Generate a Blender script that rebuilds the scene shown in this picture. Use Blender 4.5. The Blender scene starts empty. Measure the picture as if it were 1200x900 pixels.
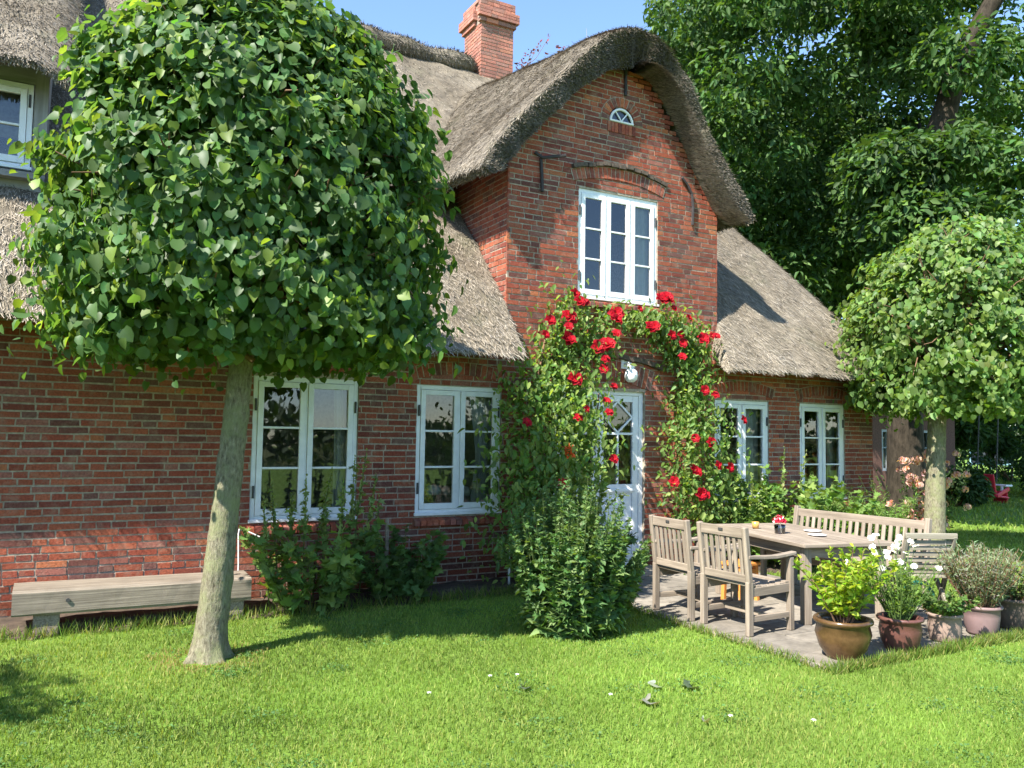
import bpy, math, random
import numpy as np
from mathutils import Matrix, Vector
R_ = math.radians
random.seed(7)
rng = np.random.default_rng(11)
S = bpy.context.scene
COL = S.collection

# ------------------------------------------------------------------ camera, sky, sun, exposure
cam_d = bpy.data.cameras.new('camera'); cam = bpy.data.objects.new('camera', cam_d); COL.objects.link(cam)
YAW, PIT, ROLL, FPX = 0.5073343, 0.0631468, 0.0150958, 965.486
fw = Vector((math.sin(YAW)*math.cos(PIT), math.cos(YAW)*math.cos(PIT), math.sin(PIT)))
rt = Vector((math.cos(YAW), -math.sin(YAW), 0)); up = rt.cross(fw)
r2 = rt*math.cos(ROLL)+up*math.sin(ROLL); u2 = up*math.cos(ROLL)-rt*math.sin(ROLL)
M = Matrix.Identity(4)
for i in range(3):
    M[i][0] = r2[i]; M[i][1] = u2[i]; M[i][2] = -fw[i]
M[0][3], M[1][3], M[2][3] = 0, -8.3, 1.67
cam.matrix_world = M
cam_d.sensor_width = 36; cam_d.lens = 36*FPX/1200; cam_d.clip_end = 1000; cam_d.clip_start = .05
S.camera = cam
SUN_A, SUN_E = R_(22), R_(47.5)          # angle off the facade, elevation
sd = Vector((-math.cos(SUN_A)*math.cos(SUN_E), -math.sin(SUN_A)*math.cos(SUN_E), math.sin(SUN_E)))
W = bpy.data.worlds.new('World'); S.world = W; W.use_nodes = True
nt = W.node_tree; bg = nt.nodes['Background']
sky = nt.nodes.new('ShaderNodeTexSky'); sky.sky_type = 'NISHITA'; sky.sun_disc = False
sky.sun_elevation = SUN_E; sky.sun_rotation = math.atan2(sd.x, sd.y)
sky.air_density = 1.0; sky.dust_density = .1; sky.ozone_density = 4.0
nt.links.new(sky.outputs[0], bg.inputs[0]); bg.inputs[1].default_value = .13
sl = bpy.data.lights.new('sun', 'SUN'); so = bpy.data.objects.new('sun', sl); COL.objects.link(so)
sl.energy = 4.9; sl.angle = R_(.5); sl.color = (1, .95, .86)
so.rotation_euler = sd.to_track_quat('Z', 'Y').to_euler(); so.location = (-20, -20, 30)
S.view_settings.view_transform = 'Standard'; S.view_settings.look = 'None'
S.view_settings.exposure = 1.5; S.view_settings.gamma = 1; S.view_settings.use_curve_mapping = False
S.render.engine = 'CYCLES'
S.cycles.max_bounces = 7; S.cycles.transparent_max_bounces = 12; S.cycles.use_denoising = True

# ------------------------------------------------------------------ helpers
def tag(o, label=None, cat=None, group=None, kind=None):
    if label: o['label'] = label
    if cat: o['category'] = cat
    if group: o['group'] = group
    if kind: o['kind'] = kind
    return o
def empty(name, loc=(0, 0, 0), rz=0, parent=None):
    o = bpy.data.objects.new(name, None); COL.objects.link(o); o.location = loc; o.rotation_euler = (0, 0, rz)
    o.empty_display_size = .1
    if parent: o.parent = parent
    return o
def mk(name, V, groups, mat, parent=None, col=None, gc=None, smooth=False):
    V = np.asarray(V, np.float32).reshape(-1, 3)
    me = bpy.data.meshes.new(name)
    groups = [np.asarray(g, np.int32) for g in groups if len(g)]
    loops = np.concatenate([g.ravel() for g in groups]); tot = np.concatenate([np.full(len(g), g.shape[1]) for g in groups])
    me.vertices.add(len(V)); me.vertices.foreach_set('co', V.ravel())
    me.loops.add(len(loops)); me.loops.foreach_set('vertex_index', loops.astype(np.int32))
    me.polygons.add(len(tot)); st = np.concatenate([[0], np.cumsum(tot)[:-1]])
    me.polygons.foreach_set('loop_start', st.astype(np.int32))
    me.polygons.foreach_set('use_smooth', np.full(len(tot), bool(smooth)))
    me.update(calc_edges=True)
    if col is not None:
        a = me.attributes.new('tint', 'FLOAT_COLOR', 'POINT')
        c = np.ones((len(V), 4), np.float32); c[:, :3] = col; a.data.foreach_set('color', c.ravel())
    if gc is not None:
        a = me.attributes.new('grain', 'FLOAT_VECTOR', 'POINT'); a.data.foreach_set('vector', np.asarray(gc, np.float32).ravel())
    me.materials.append(mat)
    o = bpy.data.objects.new(name, me); COL.objects.link(o)
    if parent: o.parent = parent
    return o
def copy_tree(o, parent=None):
    c = o.copy(); COL.objects.link(c)
    if parent: c.parent = parent
    for ch in list(o.children): copy_tree(ch, c)
    return c

class B:                                   # collects shapes of ONE part
    def __init__(s): s.V = []; s.F = {}; s.n = 0; s.C = []; s.G = []
    def add(s, V, faces, col=(1, 1, 1), gc=None):
        V = np.asarray(V, float).reshape(-1, 3)
        for f in faces: s.F.setdefault(len(f), []).append([i+s.n for i in f])
        s.V.append(V); s.n += len(V)
        c = np.asarray(col, float); s.C.append(np.broadcast_to(c, (len(V), 3)))
        s.G.append(V if gc is None else np.asarray(gc, float)); return s
    def box(s, x0, x1, y0, y1, z0, z1, col=(1, 1, 1)):
        V = np.array([(x, y, z) for x in (x0, x1) for y in (y0, y1) for z in (z0, z1)], float)
        F = [(0, 1, 3, 2), (4, 6, 7, 5), (0, 4, 5, 1), (2, 3, 7, 6), (0, 2, 6, 4), (1, 5, 7, 3)]
        d = np.array([x1-x0, y1-y0, z1-z0]); ax = int(np.argmax(np.abs(d)))
        g = V-V.mean(0); g = g[:, [ax, (ax+1) % 3, (ax+2) % 3]]+np.array([random.random()*9, random.random()*5, random.random()*5])
        return s.add(V, F, col, g)
    def beam(s, p, q, w, t, upv=(0, 0, 1), w2=None, col=(1, 1, 1)):
        p = np.array(p, float); q = np.array(q, float); d = q-p; L = np.linalg.norm(d); d /= L
        u = np.array(upv, float); a = np.cross(d, u)
        if np.linalg.norm(a) < 1e-4: a = np.cross(d, np.array([1., 0, 0]))
        a /= np.linalg.norm(a); b = np.cross(a, d); w2 = w if w2 is None else w2
        V = []; g = []; off = np.array([random.random()*9, random.random()*5, random.random()*5])
        for e, ww in ((p, w), (q, w2)):
            for i, j in ((-1, -1), (1, -1), (1, 1), (-1, 1)):
                V.append(e+a*i*ww/2+b*j*t/2); g.append(np.array([0 if e is p else L, i*ww/2, j*t/2])+off)
        return s.add(V, [(0, 1, 2, 3), (7, 6, 5, 4), (0, 4, 5, 1), (1, 5, 6, 2), (2, 6, 7, 3), (3, 7, 4, 0)], col, g)
    def tube(s, pts, rad, k=6, col=(1, 1, 1), cap=True):
        pts = np.asarray(pts, float); n = len(pts); rad = np.broadcast_to(np.asarray(rad, float), (n,))
        V = []; T = np.gradient(pts, axis=0); ref = np.array([.3, .9, .17])
        for i in range(n):
            t = T[i]/(np.linalg.norm(T[i])+1e-9); a = np.cross(t, ref); a /= np.linalg.norm(a)+1e-9; b = np.cross(t, a)
            for j in range(k):
                an = 2*math.pi*j/k; V.append(pts[i]+rad[i]*(math.cos(an)*a+math.sin(an)*b))
        F = [(i*k+j, i*k+(j+1) % k, (i+1)*k+(j+1) % k, (i+1)*k+j) for i in range(n-1) for j in range(k)]
        if cap: F += [tuple(range(k))[::-1], tuple((n-1)*k+j for j in range(k))]
        return s.add(V, F, col)
    def lathe(s, prof, k=28, c=(0, 0, 0), col=(1, 1, 1), jit=0):
        V = []
        for (r, z) in prof:
            for j in range(k):
                an = 2*math.pi*j/k; V.append((c[0]+r*math.cos(an), c[1]+r*math.sin(an), c[2]+z))
        n = len(prof)
        F = [(i*k+j, i*k+(j+1) % k, (i+1)*k+(j+1) % k, (i+1)*k+j) for i in range(n-1) for j in range(k)]
        return s.add(V, F, col)
    def build(s, name, mat, parent=None, bevel=0, smooth=False, seg=2):
        o = mk(name, np.concatenate(s.V), list(s.F.values()), mat, parent, np.concatenate(s.C), np.concatenate(s.G), smooth)
        if bevel:
            m = o.modifiers.new('edge', 'BEVEL'); m.width = bevel; m.segments = seg; m.limit_method = 'ANGLE'; m.angle_limit = R_(40)
        return o

# ------------------------------------------------------------------ materials
def mat(name, rough=.7, base=(.5, .5, .5), spec=.4):
    m = bpy.data.materials.new(name); m.use_nodes = True; n = m.node_tree; b = n.nodes['Principled BSDF']
    b.inputs['Base Color'].default_value = (*base, 1); b.inputs['Roughness'].default_value = rough
    b.inputs['Specular IOR Level'].default_value = spec
    return m, n, b
def node(n, t, **k):
    x = n.nodes.new(t)
    for a, v in k.items(): setattr(x, a, v)
    return x
def noise(n, scale, detail=4, vec=None, rough=.55):
    x = node(n, 'ShaderNodeTexNoise'); x.inputs['Scale'].default_value = scale; x.inputs['Detail'].default_value = detail
    x.inputs['Roughness'].default_value = rough
    if vec is not None: n.links.new(vec, x.inputs['Vector'])
    return x.outputs[0]
def ramp(n, fac, stops):
    x = node(n, 'ShaderNodeValToRGB'); e = x.color_ramp.elements
    while len(e) < len(stops): e.new(.5)
    for i, (p, c) in enumerate(stops):
        e[i].position = p; e[i].color = (*c, 1) if len(c) == 3 else c
    n.links.new(fac, x.inputs[0]); return x.outputs[0]
def mixc(n, f, a, b, mode='MIX'):
    x = node(n, 'ShaderNodeMix', data_type='RGBA', blend_type=mode)
    for v, i in ((f, 0), (a, 6), (b, 7)):
        if hasattr(v, 'links') or hasattr(v, 'is_linked'): n.links.new(v, x.inputs[i])
        else: x.inputs[i].default_value = v if i == 0 else (*v, 1)
    return x.outputs[2]
def coord(n, out='Object', scale=(1, 1, 1)):
    c = node(n, 'ShaderNodeTexCoord'); m = node(n, 'ShaderNodeMapping'); m.inputs['Scale'].default_value = scale
    n.links.new(c.outputs[out], m.inputs[0]); return m.outputs[0]
def attr(n, name, out='Color'):
    a = node(n, 'ShaderNodeAttribute'); a.attribute_name = name; return a.outputs[out]
def bump(n, b, h, strength=.4, dist=.01):
    x = node(n, 'ShaderNodeBump'); x.inputs['Strength'].default_value = strength; x.inputs['Distance'].default_value = dist
    n.links.new(h, x.inputs['Height']); n.links.new(x.outputs[0], b.inputs['Normal'])
GREY = lambda v: (v, v, v)

def m_brick():
    m, n, b = mat('brick', .88, spec=.2); co = coord(n)
    f = noise(n, 55, 5, co); c = mixc(n, 1, attr(n, 'tint'), ramp(n, f, [(.3, GREY(.62)), (.7, GREY(1.28))]), 'MULTIPLY')
    f2 = noise(n, 9, 6, co, .7); c = mixc(n, ramp(n, f2, [(.5, GREY(0)), (.7, GREY(.5))]), c, (.32, .235, .17))
    f3 = noise(n, 1.3, 5, co); c = mixc(n, ramp(n, f3, [(.52, GREY(0)), (.7, GREY(.35))]), c, (.1, .065, .05))
    n.links.new(c, b.inputs['Base Color']); bump(n, b, f, .5, .006); return m
def m_mortar():
    m, n, b = mat('mortar', .95, spec=.1); co = coord(n); f = noise(n, 30, 6, co)
    n.links.new(ramp(n, f, [(.25, (.2, .165, .125)), (.7, (.44, .375, .295))]), b.inputs['Base Color']); bump(n, b, f, .6, .01); return m
def m_paint(name, c=(.8, .81, .82), rough=.45):
    m, n, b = mat(name, rough); co = coord(n)
    f = noise(n, 7, 6, co, .65); n.links.new(mixc(n, ramp(n, f, [(.35, GREY(0)), (.75, GREY(1))]), c, tuple(x*.82 for x in c)), b.inputs['Base Color'])
    bump(n, b, noise(n, 90, 3, co), .12, .003); return m
def m_glass(name='window_glass'):
    m = bpy.data.materials.new(name); m.use_nodes = True; n = m.node_tree; n.nodes.clear()
    out = node(n, 'ShaderNodeOutputMaterial'); mx = node(n, 'ShaderNodeMixShader'); tr = node(n, 'ShaderNodeBsdfTransparent'); gl = node(n, 'ShaderNodeBsdfGlossy')
    tr.inputs[0].default_value = (.8, .84, .82, 1); gl.inputs['Roughness'].default_value = .012; gl.inputs[0].default_value = (.95, .97, 1, 1)
    fr = node(n, 'ShaderNodeFresnel'); fr.inputs['IOR'].default_value = 1.9
    bp = node(n, 'ShaderNodeBump'); bp.inputs['Strength'].default_value = .05; bp.inputs['Distance'].default_value = .02
    n.links.new(noise(n, 2.2, 2, coord(n)), bp.inputs['Height']); n.links.new(bp.outputs[0], gl.inputs['Normal'])
    n.links.new(fr.outputs[0], mx.inputs[0]); n.links.new(tr.outputs[0], mx.inputs[1]); n.links.new(gl.outputs[0], mx.inputs[2]); n.links.new(mx.outputs[0], out.inputs[0])
    return m
def m_straw(name, dark=1.0):
    m, n, b = mat(name, .8, spec=.25); co = coord(n)
    f = noise(n, .9, 5, co, .6); c = mixc(n, ramp(n, f, [(.35, GREY(0)), (.68, GREY(1))]), GREY(1.06), (.66, .63, .58))
    c = mixc(n, 1, attr(n, 'tint'), c, 'MULTIPLY'); f2 = noise(n, 1.7, 7, co, .68); c = mixc(n, ramp(n, f2, [(.55, GREY(0)), (.72, GREY(.42))]), c, (.11, .115, .06)); n.links.new(c, b.inputs['Base Color']); return m
def m_wood(name, a, bb, rough=.75, fine=34):
    m, n, b = mat(name, rough, spec=.25); g = attr(n, 'grain', 'Vector')
    mp = node(n, 'ShaderNodeMapping'); mp.inputs['Scale'].default_value = (1.6, fine, fine); n.links.new(g, mp.inputs[0])
    f = noise(n, 1, 6, mp.outputs[0], .62); c = ramp(n, f, [(.28, a), (.72, bb)])
    f2 = noise(n, 2.5, 3, g); c = mixc(n, ramp(n, f2, [(.4, GREY(0)), (.8, GREY(.5))]), c, tuple(x*.6 for x in a))
    c = mixc(n, 1, c, attr(n, 'tint'), 'MULTIPLY'); n.links.new(c, b.inputs['Base Color']); bump(n, b, f, .35, .004); return m
def m_leaf(name, trans=.4, rough=.42, spec=.5, tcol=1.5):
    m, n, b = mat(name, rough, spec=spec); t = attr(n, 'tint'); n.links.new(t, b.inputs['Base Color'])
    out = n.nodes['Material Output']; tl = node(n, 'ShaderNodeBsdfTranslucent'); mx = node(n, 'ShaderNodeMixShader'); mx.inputs[0].default_value = trans
    n.links.new(mixc(n, 1, t, (tcol*1.15, tcol*1.1, tcol*.35), 'MULTIPLY'), tl.inputs[0])
    n.links.new(b.outputs[0], mx.inputs[1]); n.links.new(tl.outputs[0], mx.inputs[2]); n.links.new(mx.outputs[0], out.inputs[0]); return m
def m_bark(name, a, bb, lich=None, sc=14):
    m, n, b = mat(name, .92, spec=.15); co = coord(n, 'Object', (1, 1, .35)); f = noise(n, sc, 7, co, .7)
    c = ramp(n, f, [(.3, a), (.7, bb)])
    if lich:
        f2 = noise(n, 5, 6, coord(n), .7); c = mixc(n, ramp(n, f2, [(.45, GREY(0)), (.6, GREY(.8))]), c, lich)
    n.links.new(c, b.inputs['Base Color']); bump(n, b, f, .8, .02); return m
def m_glaze(name, a, bb, rough=.25):
    m, n, b = mat(name, rough, spec=.5); co = coord(n); f = noise(n, 9, 6, co, .65)
    n.links.new(ramp(n, f, [(.3, a), (.72, bb)]), b.inputs['Base Color']); bump(n, b, noise(n, 40, 3, co), .1, .004); return m
def m_plain(name, c, rough=.6, var=.25, sc=20):
    m, n, b = mat(name, rough); f = noise(n, sc, 4, coord(n))
    n.links.new(ramp(n, f, [(.3, tuple(x*(1-var) for x in c)), (.7, tuple(min(1, x*(1+var)) for x in c))]), b.inputs['Base Color']); return m
def m_tint(name, rough=.6, spec=.3):
    m, n, b = mat(name, rough, spec=spec); n.links.new(attr(n, 'tint'), b.inputs['Base Color']); return m

BRICK, MORTAR, PAINT = m_brick(), m_mortar(), m_paint('white_paint')
GLASS = m_glass(); STRAW = m_straw('reed_thatch')
TEAK = m_wood('weathered_teak', (.15, .118, .09), (.4, .33, .255)); OAKB = m_wood('weathered_oak', (.1, .08, .06), (.36, .305, .24), fine=85)
ORANGE = m_wood('orange_wood', (.55, .2, .04), (.75, .32, .08))
LEAF = m_leaf('leaf', .47, .48, .4); LEAFD = m_leaf('leaf_matt', .32, .6, .3); PETAL = m_leaf('petal', .2, .6, .2, 1.0)
GRASS = m_leaf('grass_blade', .4, .55, .25, 1.5)
BARK = m_bark('lime_bark', (.06, .05, .032), (.32, .29, .2), (.21, .22, .11), 55); BARKD = m_bark('old_bark', (.012, .01, .007), (.065, .052, .038)); TWIG = m_plain('twig', (.16, .09, .05), .8)
IRON = m_plain('wrought_iron', (.035, .03, .03), .7); DARK = m_plain('room_plaster', (.42, .4, .37), .9); CURT = m_plain('curtain_cloth', (.5, .52, .5), .9, .06)
SOIL = m_plain('soil', (.07, .05, .035), .95, .5, 12); CHARC = m_plain('dark_paint', (.05, .05, .05), .6)
TINT = m_tint('tinted'); MOULD = m_plain('weathered_brick', (.085, .065, .05), .95, .5, 25)

# ------------------------------------------------------------------ setting: lawn, bed, patio
def m_lawn():
    m, n, b = mat('lawn', .9, spec=.1); co = coord(n)
    f = noise(n, 40, 6, co, .7); c = ramp(n, f, [(.3, (.07, .13, .02)), (.7, (.17, .29, .04))])
    f2 = noise(n, .55, 5, co); c = mixc(n, ramp(n, f2, [(.4, GREY(0)), (.7, GREY(.5))]), c, (.17, .22, .05))
    n.links.new(c, b.inputs['Base Color']); bump(n, b, f, .6, .02); return m
LAWN = m_lawn()
g = B(); n_ = 24; xs = np.linspace(-300, 300, n_); ys = np.linspace(-300, 300, n_)
V = [(x, y, 0) for x in xs for y in ys]; g.add(V, [(i*n_+j, (i+1)*n_+j, (i+1)*n_+j+1, i*n_+j+1) for i in range(n_-1) for j in range(n_-1)])
tag(g.build('lawn', LAWN), 'bright green mown lawn in front of the brick house', kind='structure')
def m_field():
    m, n, b = mat('field', .95, spec=.05); f = noise(n, .3, 6, coord(n))
    n.links.new(ramp(n, f, [(.35, (.07, .09, .03)), (.65, (.13, .13, .05))]), b.inputs['Base Color']); return m
g = B(); g.add([(-220, -220, .004), (220, -220, .004), (220, -38, .004), (-220, -38, .004)], [(0, 1, 2, 3)])
tag(g.build('field', m_field()), kind='structure')
def m_pave():
    m, n, b = mat('paving', .9, spec=.15); co = coord(n); t = attr(n, 'tint'); f = noise(n, 8, 7, co, .65)
    c = mixc(n, 1, t, ramp(n, f, [(.3, GREY(.62)), (.7, GREY(1.25))]), 'MULTIPLY'); n.links.new(c, b.inputs['Base Color']); bump(n, b, f, .4, .01); return m
PAVE = m_pave()
PX0, PX1, PY0, PY1 = 4.98, 7.75, -4.13, -.02
g = B()
x = PX0
while x < PX1-.05:
    w = .5; y = PY0 + random.uniform(0, .02)
    while y < PY1-.05:
        h = random.choice((.38, .5, .62)); h = min(h, PY1-y); w2 = min(w, PX1-x); j = lambda: random.uniform(-.006, .006)
        v = random.uniform(.8, 1.15); c = (.235*v, .208*v, .172*v)
        g.box(x+.007+j(), x+w2-.007+j(), y+.007+j(), y+h-.007+j(), -.05, .03+random.uniform(-.004, .005), c); y += h
    x += w
tag(g.build('patio', PAVE, bevel=.006), kind='structure')
g = B(); g.box(PX0+.01, PX1-.01, PY0+.01, PY1, -.06, .018, (.14, .115, .085)); tag(g.build('patio_joint_sand', PAVE), kind='structure')
g = B()
def bedstrip(x0, x1, y0, y1, n=40):
    V = []; m = 6
    for i in range(n):
        for j in range(m):
            t = j/(m-1); yy = y0+(y1-y0)*t
            if j == 0: yy += .06*math.sin(i*1.7)+.03*math.sin(i*3.1)
            V.append((x0+(x1-x0)*i/(n-1), yy, .004+(.05+.03*random.random())*(1 if 0 < j else 0)))
    g.add(V, [(i*m+j, (i+1)*m+j, (i+1)*m+j+1, i*m+j+1) for i in range(n-1) for j in range(m-1)])
bedstrip(-7, PX0-.02, -.6, -.01, 70); bedstrip(PX1+.02, 11.3, -.75, -.01, 30)
tag(g.build('flower_bed_soil', SOIL), kind='structure')

# ------------------------------------------------------------------ the house
house = empty('thatched_house', (0, 0, 0))
tag(house, 'old red brick house with reed thatched roof, gabled dormer and white windows', 'house')
XL, XR, GX0, GX1 = -7.0, 10.9, 4.52, 7.76
WIN = {'a': (1.71, 2.785, .80, 2.23), 'b': (3.44, 4.48, .81, 2.215), 'c': (7.72, 8.72, .83, 2.2), 'd': (9.33, 10.28, .83, 2.2)}
WUP = (5.51, 6.74, 3.37, 4.73); DOOR = (5.19, 6.55, 0, 2.25)
LUN = (6.15, 5.66, .185)
hin_x = [4.0, 4.21, 4.32, 4.87, 5.46, 5.89, 6.1, 6.35, 6.7, 6.95, 7.2, 7.57, 7.8, 8.2]; hin_z = [4.4, 4.66, 4.89, 5.4, 5.93, 6.19, 6.24, 6.19, 5.95, 5.6, 5.3, 4.78, 4.5, 4.1]
def ztop(u): return np.interp(u, hin_x, hin_z)+.12 if GX0 <= u <= GX1 else 2.78
OPEN = list(WIN.values())+[WUP, (DOOR[0], DOOR[1], -.1, 2.25), (LUN[0]-LUN[2], LUN[0]+LUN[2], LUN[1], LUN[1]+LUN[2])]
PAL = np.array([.98, 1.0, 1.0])*np.array([(.29, .075, .042), (.25, .06, .037), (.33, .092, .05), (.2, .053, .038), (.15, .055, .044), (.40, .13, .06), (.27, .1, .075), (.16, .07, .058)])
PW = np.array([.25, .22, .16, .14, .06, .03, .08, .06])
CO = .065
def cn(u, z): return .5+.28*math.sin(u*.9+1.3*math.sin(z*1.1))+.22*math.sin(z*1.7+u*.35+2)
def bricks(b, u0, u1, z0, z1, mp, zt=None, opens=(), pal=PAL, seed=1):
    r = random.Random(seed); k = 0; z = z0
    while z < z1-.02:
        u = u0-r.uniform(0, .24); zz0, zz1 = z+.0072, z+CO-.0072
        while u < u1:
            if k % 2 == 0: L = .25 if r.random() < .86 else .125
            else: L = .125 if r.random() < .62 else .25
            L *= r.uniform(.96, 1.03)
            if u+L > u1-.05: L = u1-u+.0068
            a, c = max(u, u0-.0068)+.0068, min(u+L, u1+.0068)-.0068; u += L
            if c-a < .02: continue
            if zt is not None and zz0 > max(zt(a), zt(c)): continue
            segs = [(a, c)]
            for (ox0, ox1, oz0, oz1) in opens:
                if zz1 <= oz0 or zz0 >= oz1: continue
                ns = []
                for (p, q) in segs:
                    if q <= ox0 or p >= ox1: ns.append((p, q)); continue
                    if p < ox0-.015: ns.append((p, ox0-.002))
                    if q > ox1+.015: ns.append((ox1+.002, q))
                segs = ns
            for (p, q) in segs:
                if q-p < .02: continue
                col = pal[r.choices(range(len(pal)), PW)[0]]*r.uniform(.86, 1.14)
                w = cn((p+q)/2, z); col = col*(.82+.36*w); col = col+np.array([.05, .012, 0])*max(0, w-.6)
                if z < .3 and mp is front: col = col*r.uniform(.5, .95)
                d = r.uniform(-.003, .002); j = lambda: r.uniform(-.0036, .0036)
                F4 = [(p+j(), d, zz0+j()), (q+j(), d, zz0+j()), (q+j(), d, zz1+j()), (p+j(), d, zz1+j())]
                B4 = [(p, .02, zz0), (q, .02, zz0), (q, .02, zz1), (p, .02, zz1)]
                b.add([mp(*v) for v in F4+B4], [(0, 1, 2, 3), (0, 4, 5, 1), (1, 5, 6, 2), (2, 6, 7, 3), (3, 7, 4, 0)], np.clip(col, .01, .9))
        z += CO; k += 1
b = B()
front = lambda u, d, z: (u, d, z)
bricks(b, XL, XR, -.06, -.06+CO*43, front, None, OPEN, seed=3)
bricks(b, GX0, GX1, -.06+CO*43, 6.4, front, lambda u: float(ztop(u)), OPEN, seed=4)
bricks(b, 0, 2.1, 2.9, 5.4, lambda u, d, z: (GX0+d, u, z), None, (), seed=5)
bricks(b, 0, 2.1, 2.9, 5.2, lambda u, d, z: (GX1-d, u, z), None, (), seed=6)
bricks(b, 0, 10, -.06, 2.7, lambda u, d, z: (XR-d, u, z), None, (), seed=7)
wall = b.build('brick_facing', BRICK, house)
# mortar backing with the openings left free
b = B()
us = sorted(set([XL, XR-.006, GX0+.006, GX1-.006]+[o[0] for o in OPEN]+[o[1] for o in OPEN]+list(np.linspace(GX0+.006, GX1-.006, 26))))
for a, c in zip(us[:-1], us[1:]):
    mid = (a+c)/2; zt = min(float(ztop(a)), float(ztop(c))) if GX0 < mid < GX1 else 2.76
    iv = [(-.1, zt)]
    for o in OPEN:
        if o[0]-1e-6 <= a and c <= o[1]+1e-6:
            ni = []
            for (p, q) in iv:
                if o[2] > p+.01: ni.append((p, min(q, o[2])))
                if o[3] < q-.01: ni.append((max(p, o[3]), q))
            iv = ni
    for (p, q) in iv: b.box(a, c, .005, .34, p, q)
b.box(GX0+.005, GX0+.3, .34, 2.3, 2.85, 5.2); b.box(GX1-.3, GX1-.005, .34, 2.3, 2.85, 5.0)
b.box(XR-.33, XR-.009, .34, 10, -.1, 2.72); b.box(XL, XL+.3, .34, 10, -.1, 2.72); b.box(XL, XR-.009, 10, 10.3, -.1, 2.72)
b.build('wall', MORTAR, house)
b = B()                                     # rooms: floor, attic floor, a cross wall behind the front rooms
b.box(XL+.3, XR-.33, .34, 10, 2.5, 2.62); b.box(XL+.3, XR-.33, 3.6, 3.75, .02, 2.5); b.box(XL+.3, XR-.33, .36, 10, -.08, .02)
b.box(GX0+.3, GX1-.3, 3.0, 3.1, 2.62, 6.0); b.build('room_lining', DARK, house)
# arches
def arch(b, xc, half, zs, rise, h, n, y0=-.012, y1=.03, pal=PAL, gap=.2, solid=False):
    Rr = (half*half+rise*rise)/(2*rise); zc = zs+rise-Rr; th = math.asin(half/Rr)
    if not solid:
        V = [(xc+rr*math.sin(a), y, zc+rr*math.cos(a)) for y in (-.007, .01) for rr in (Rr+.004, Rr+h+.008) for a in np.linspace(-th*1.01, th*1.01, 17)]
        ABED = B(); ABED.add(V, [(i, i+1, 17+i+1, 17+i) for i in range(16)]+[(17+i, 18+i, 52+i, 51+i) for i in range(16)]+[(i+1, i, 34+i, 35+i) for i in range(16)]); ABED.build('arch_mortar', MORTAR, house)
    for i in range(n):
        a0 = -th+2*th*(i+gap/2)/n; a1 = -th+2*th*(i+1-gap/2)/n
        col = np.array((.1, .075, .06)) if solid else pal[random.choices(range(8), PW)[0]]*random.uniform(.8, 1.2)
        V = []
        jq = 6 if solid else 1; yy = y0+random.uniform(-.003, .003)*jq; dr = random.uniform(-.002, .002)*jq
        for y in (yy, y1):
            for (a, rr) in ((a0, Rr), (a1, Rr), (a1, Rr+h), (a0, Rr+h)): V.append((xc+(rr+dr)*math.sin(a), y, zc+(rr+dr)*math.cos(a)))
        b.add(V, [(0, 1, 2, 3), (0, 4, 5, 1), (1, 5, 6, 2), (2, 6, 7, 3), (3, 7, 4, 0)], np.clip(col, .01, .9))
for k in 'abcd':
    w = WIN[k]; b = B(); arch(b, (w[0]+w[1])/2, (w[1]-w[0])/2+.06, w[3]+.045, .085, .135, 17); b.build('brick_arch', BRICK, house)
b = B(); arch(b, 6.125, .69, 4.80, .11, .14, 22); b.build('brick_arch', BRICK, house)
b = B(); arch(b, 6.14, .74, 4.945, .115, .05, 13, -.045, .02, gap=.12, solid=True); b.build('drip_mould', MOULD, house)
b = B(); arch(b, 5.87, .74, 2.27, .11, .25, 22); b.build('brick_arch', BRICK, house)
b = B(); arch(b, 5.87, .9, 2.53, .13, .06, 16, -.06, .02, gap=.02, solid=True); b.build('drip_mould', MOULD, house)
b = B(); arch(b, LUN[0], LUN[2]+.02, LUN[1]+.005, LUN[2]+.015, .12, 13)
for i in range(8): b.box(LUN[0]-.22+i*.055, LUN[0]-.172+i*.055, -.012, .03, LUN[1]-.14, LUN[1]-.012, PAL[i % 4]*(.9+.2*random.random()))
b.build('brick_arch', BRICK, house)

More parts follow.
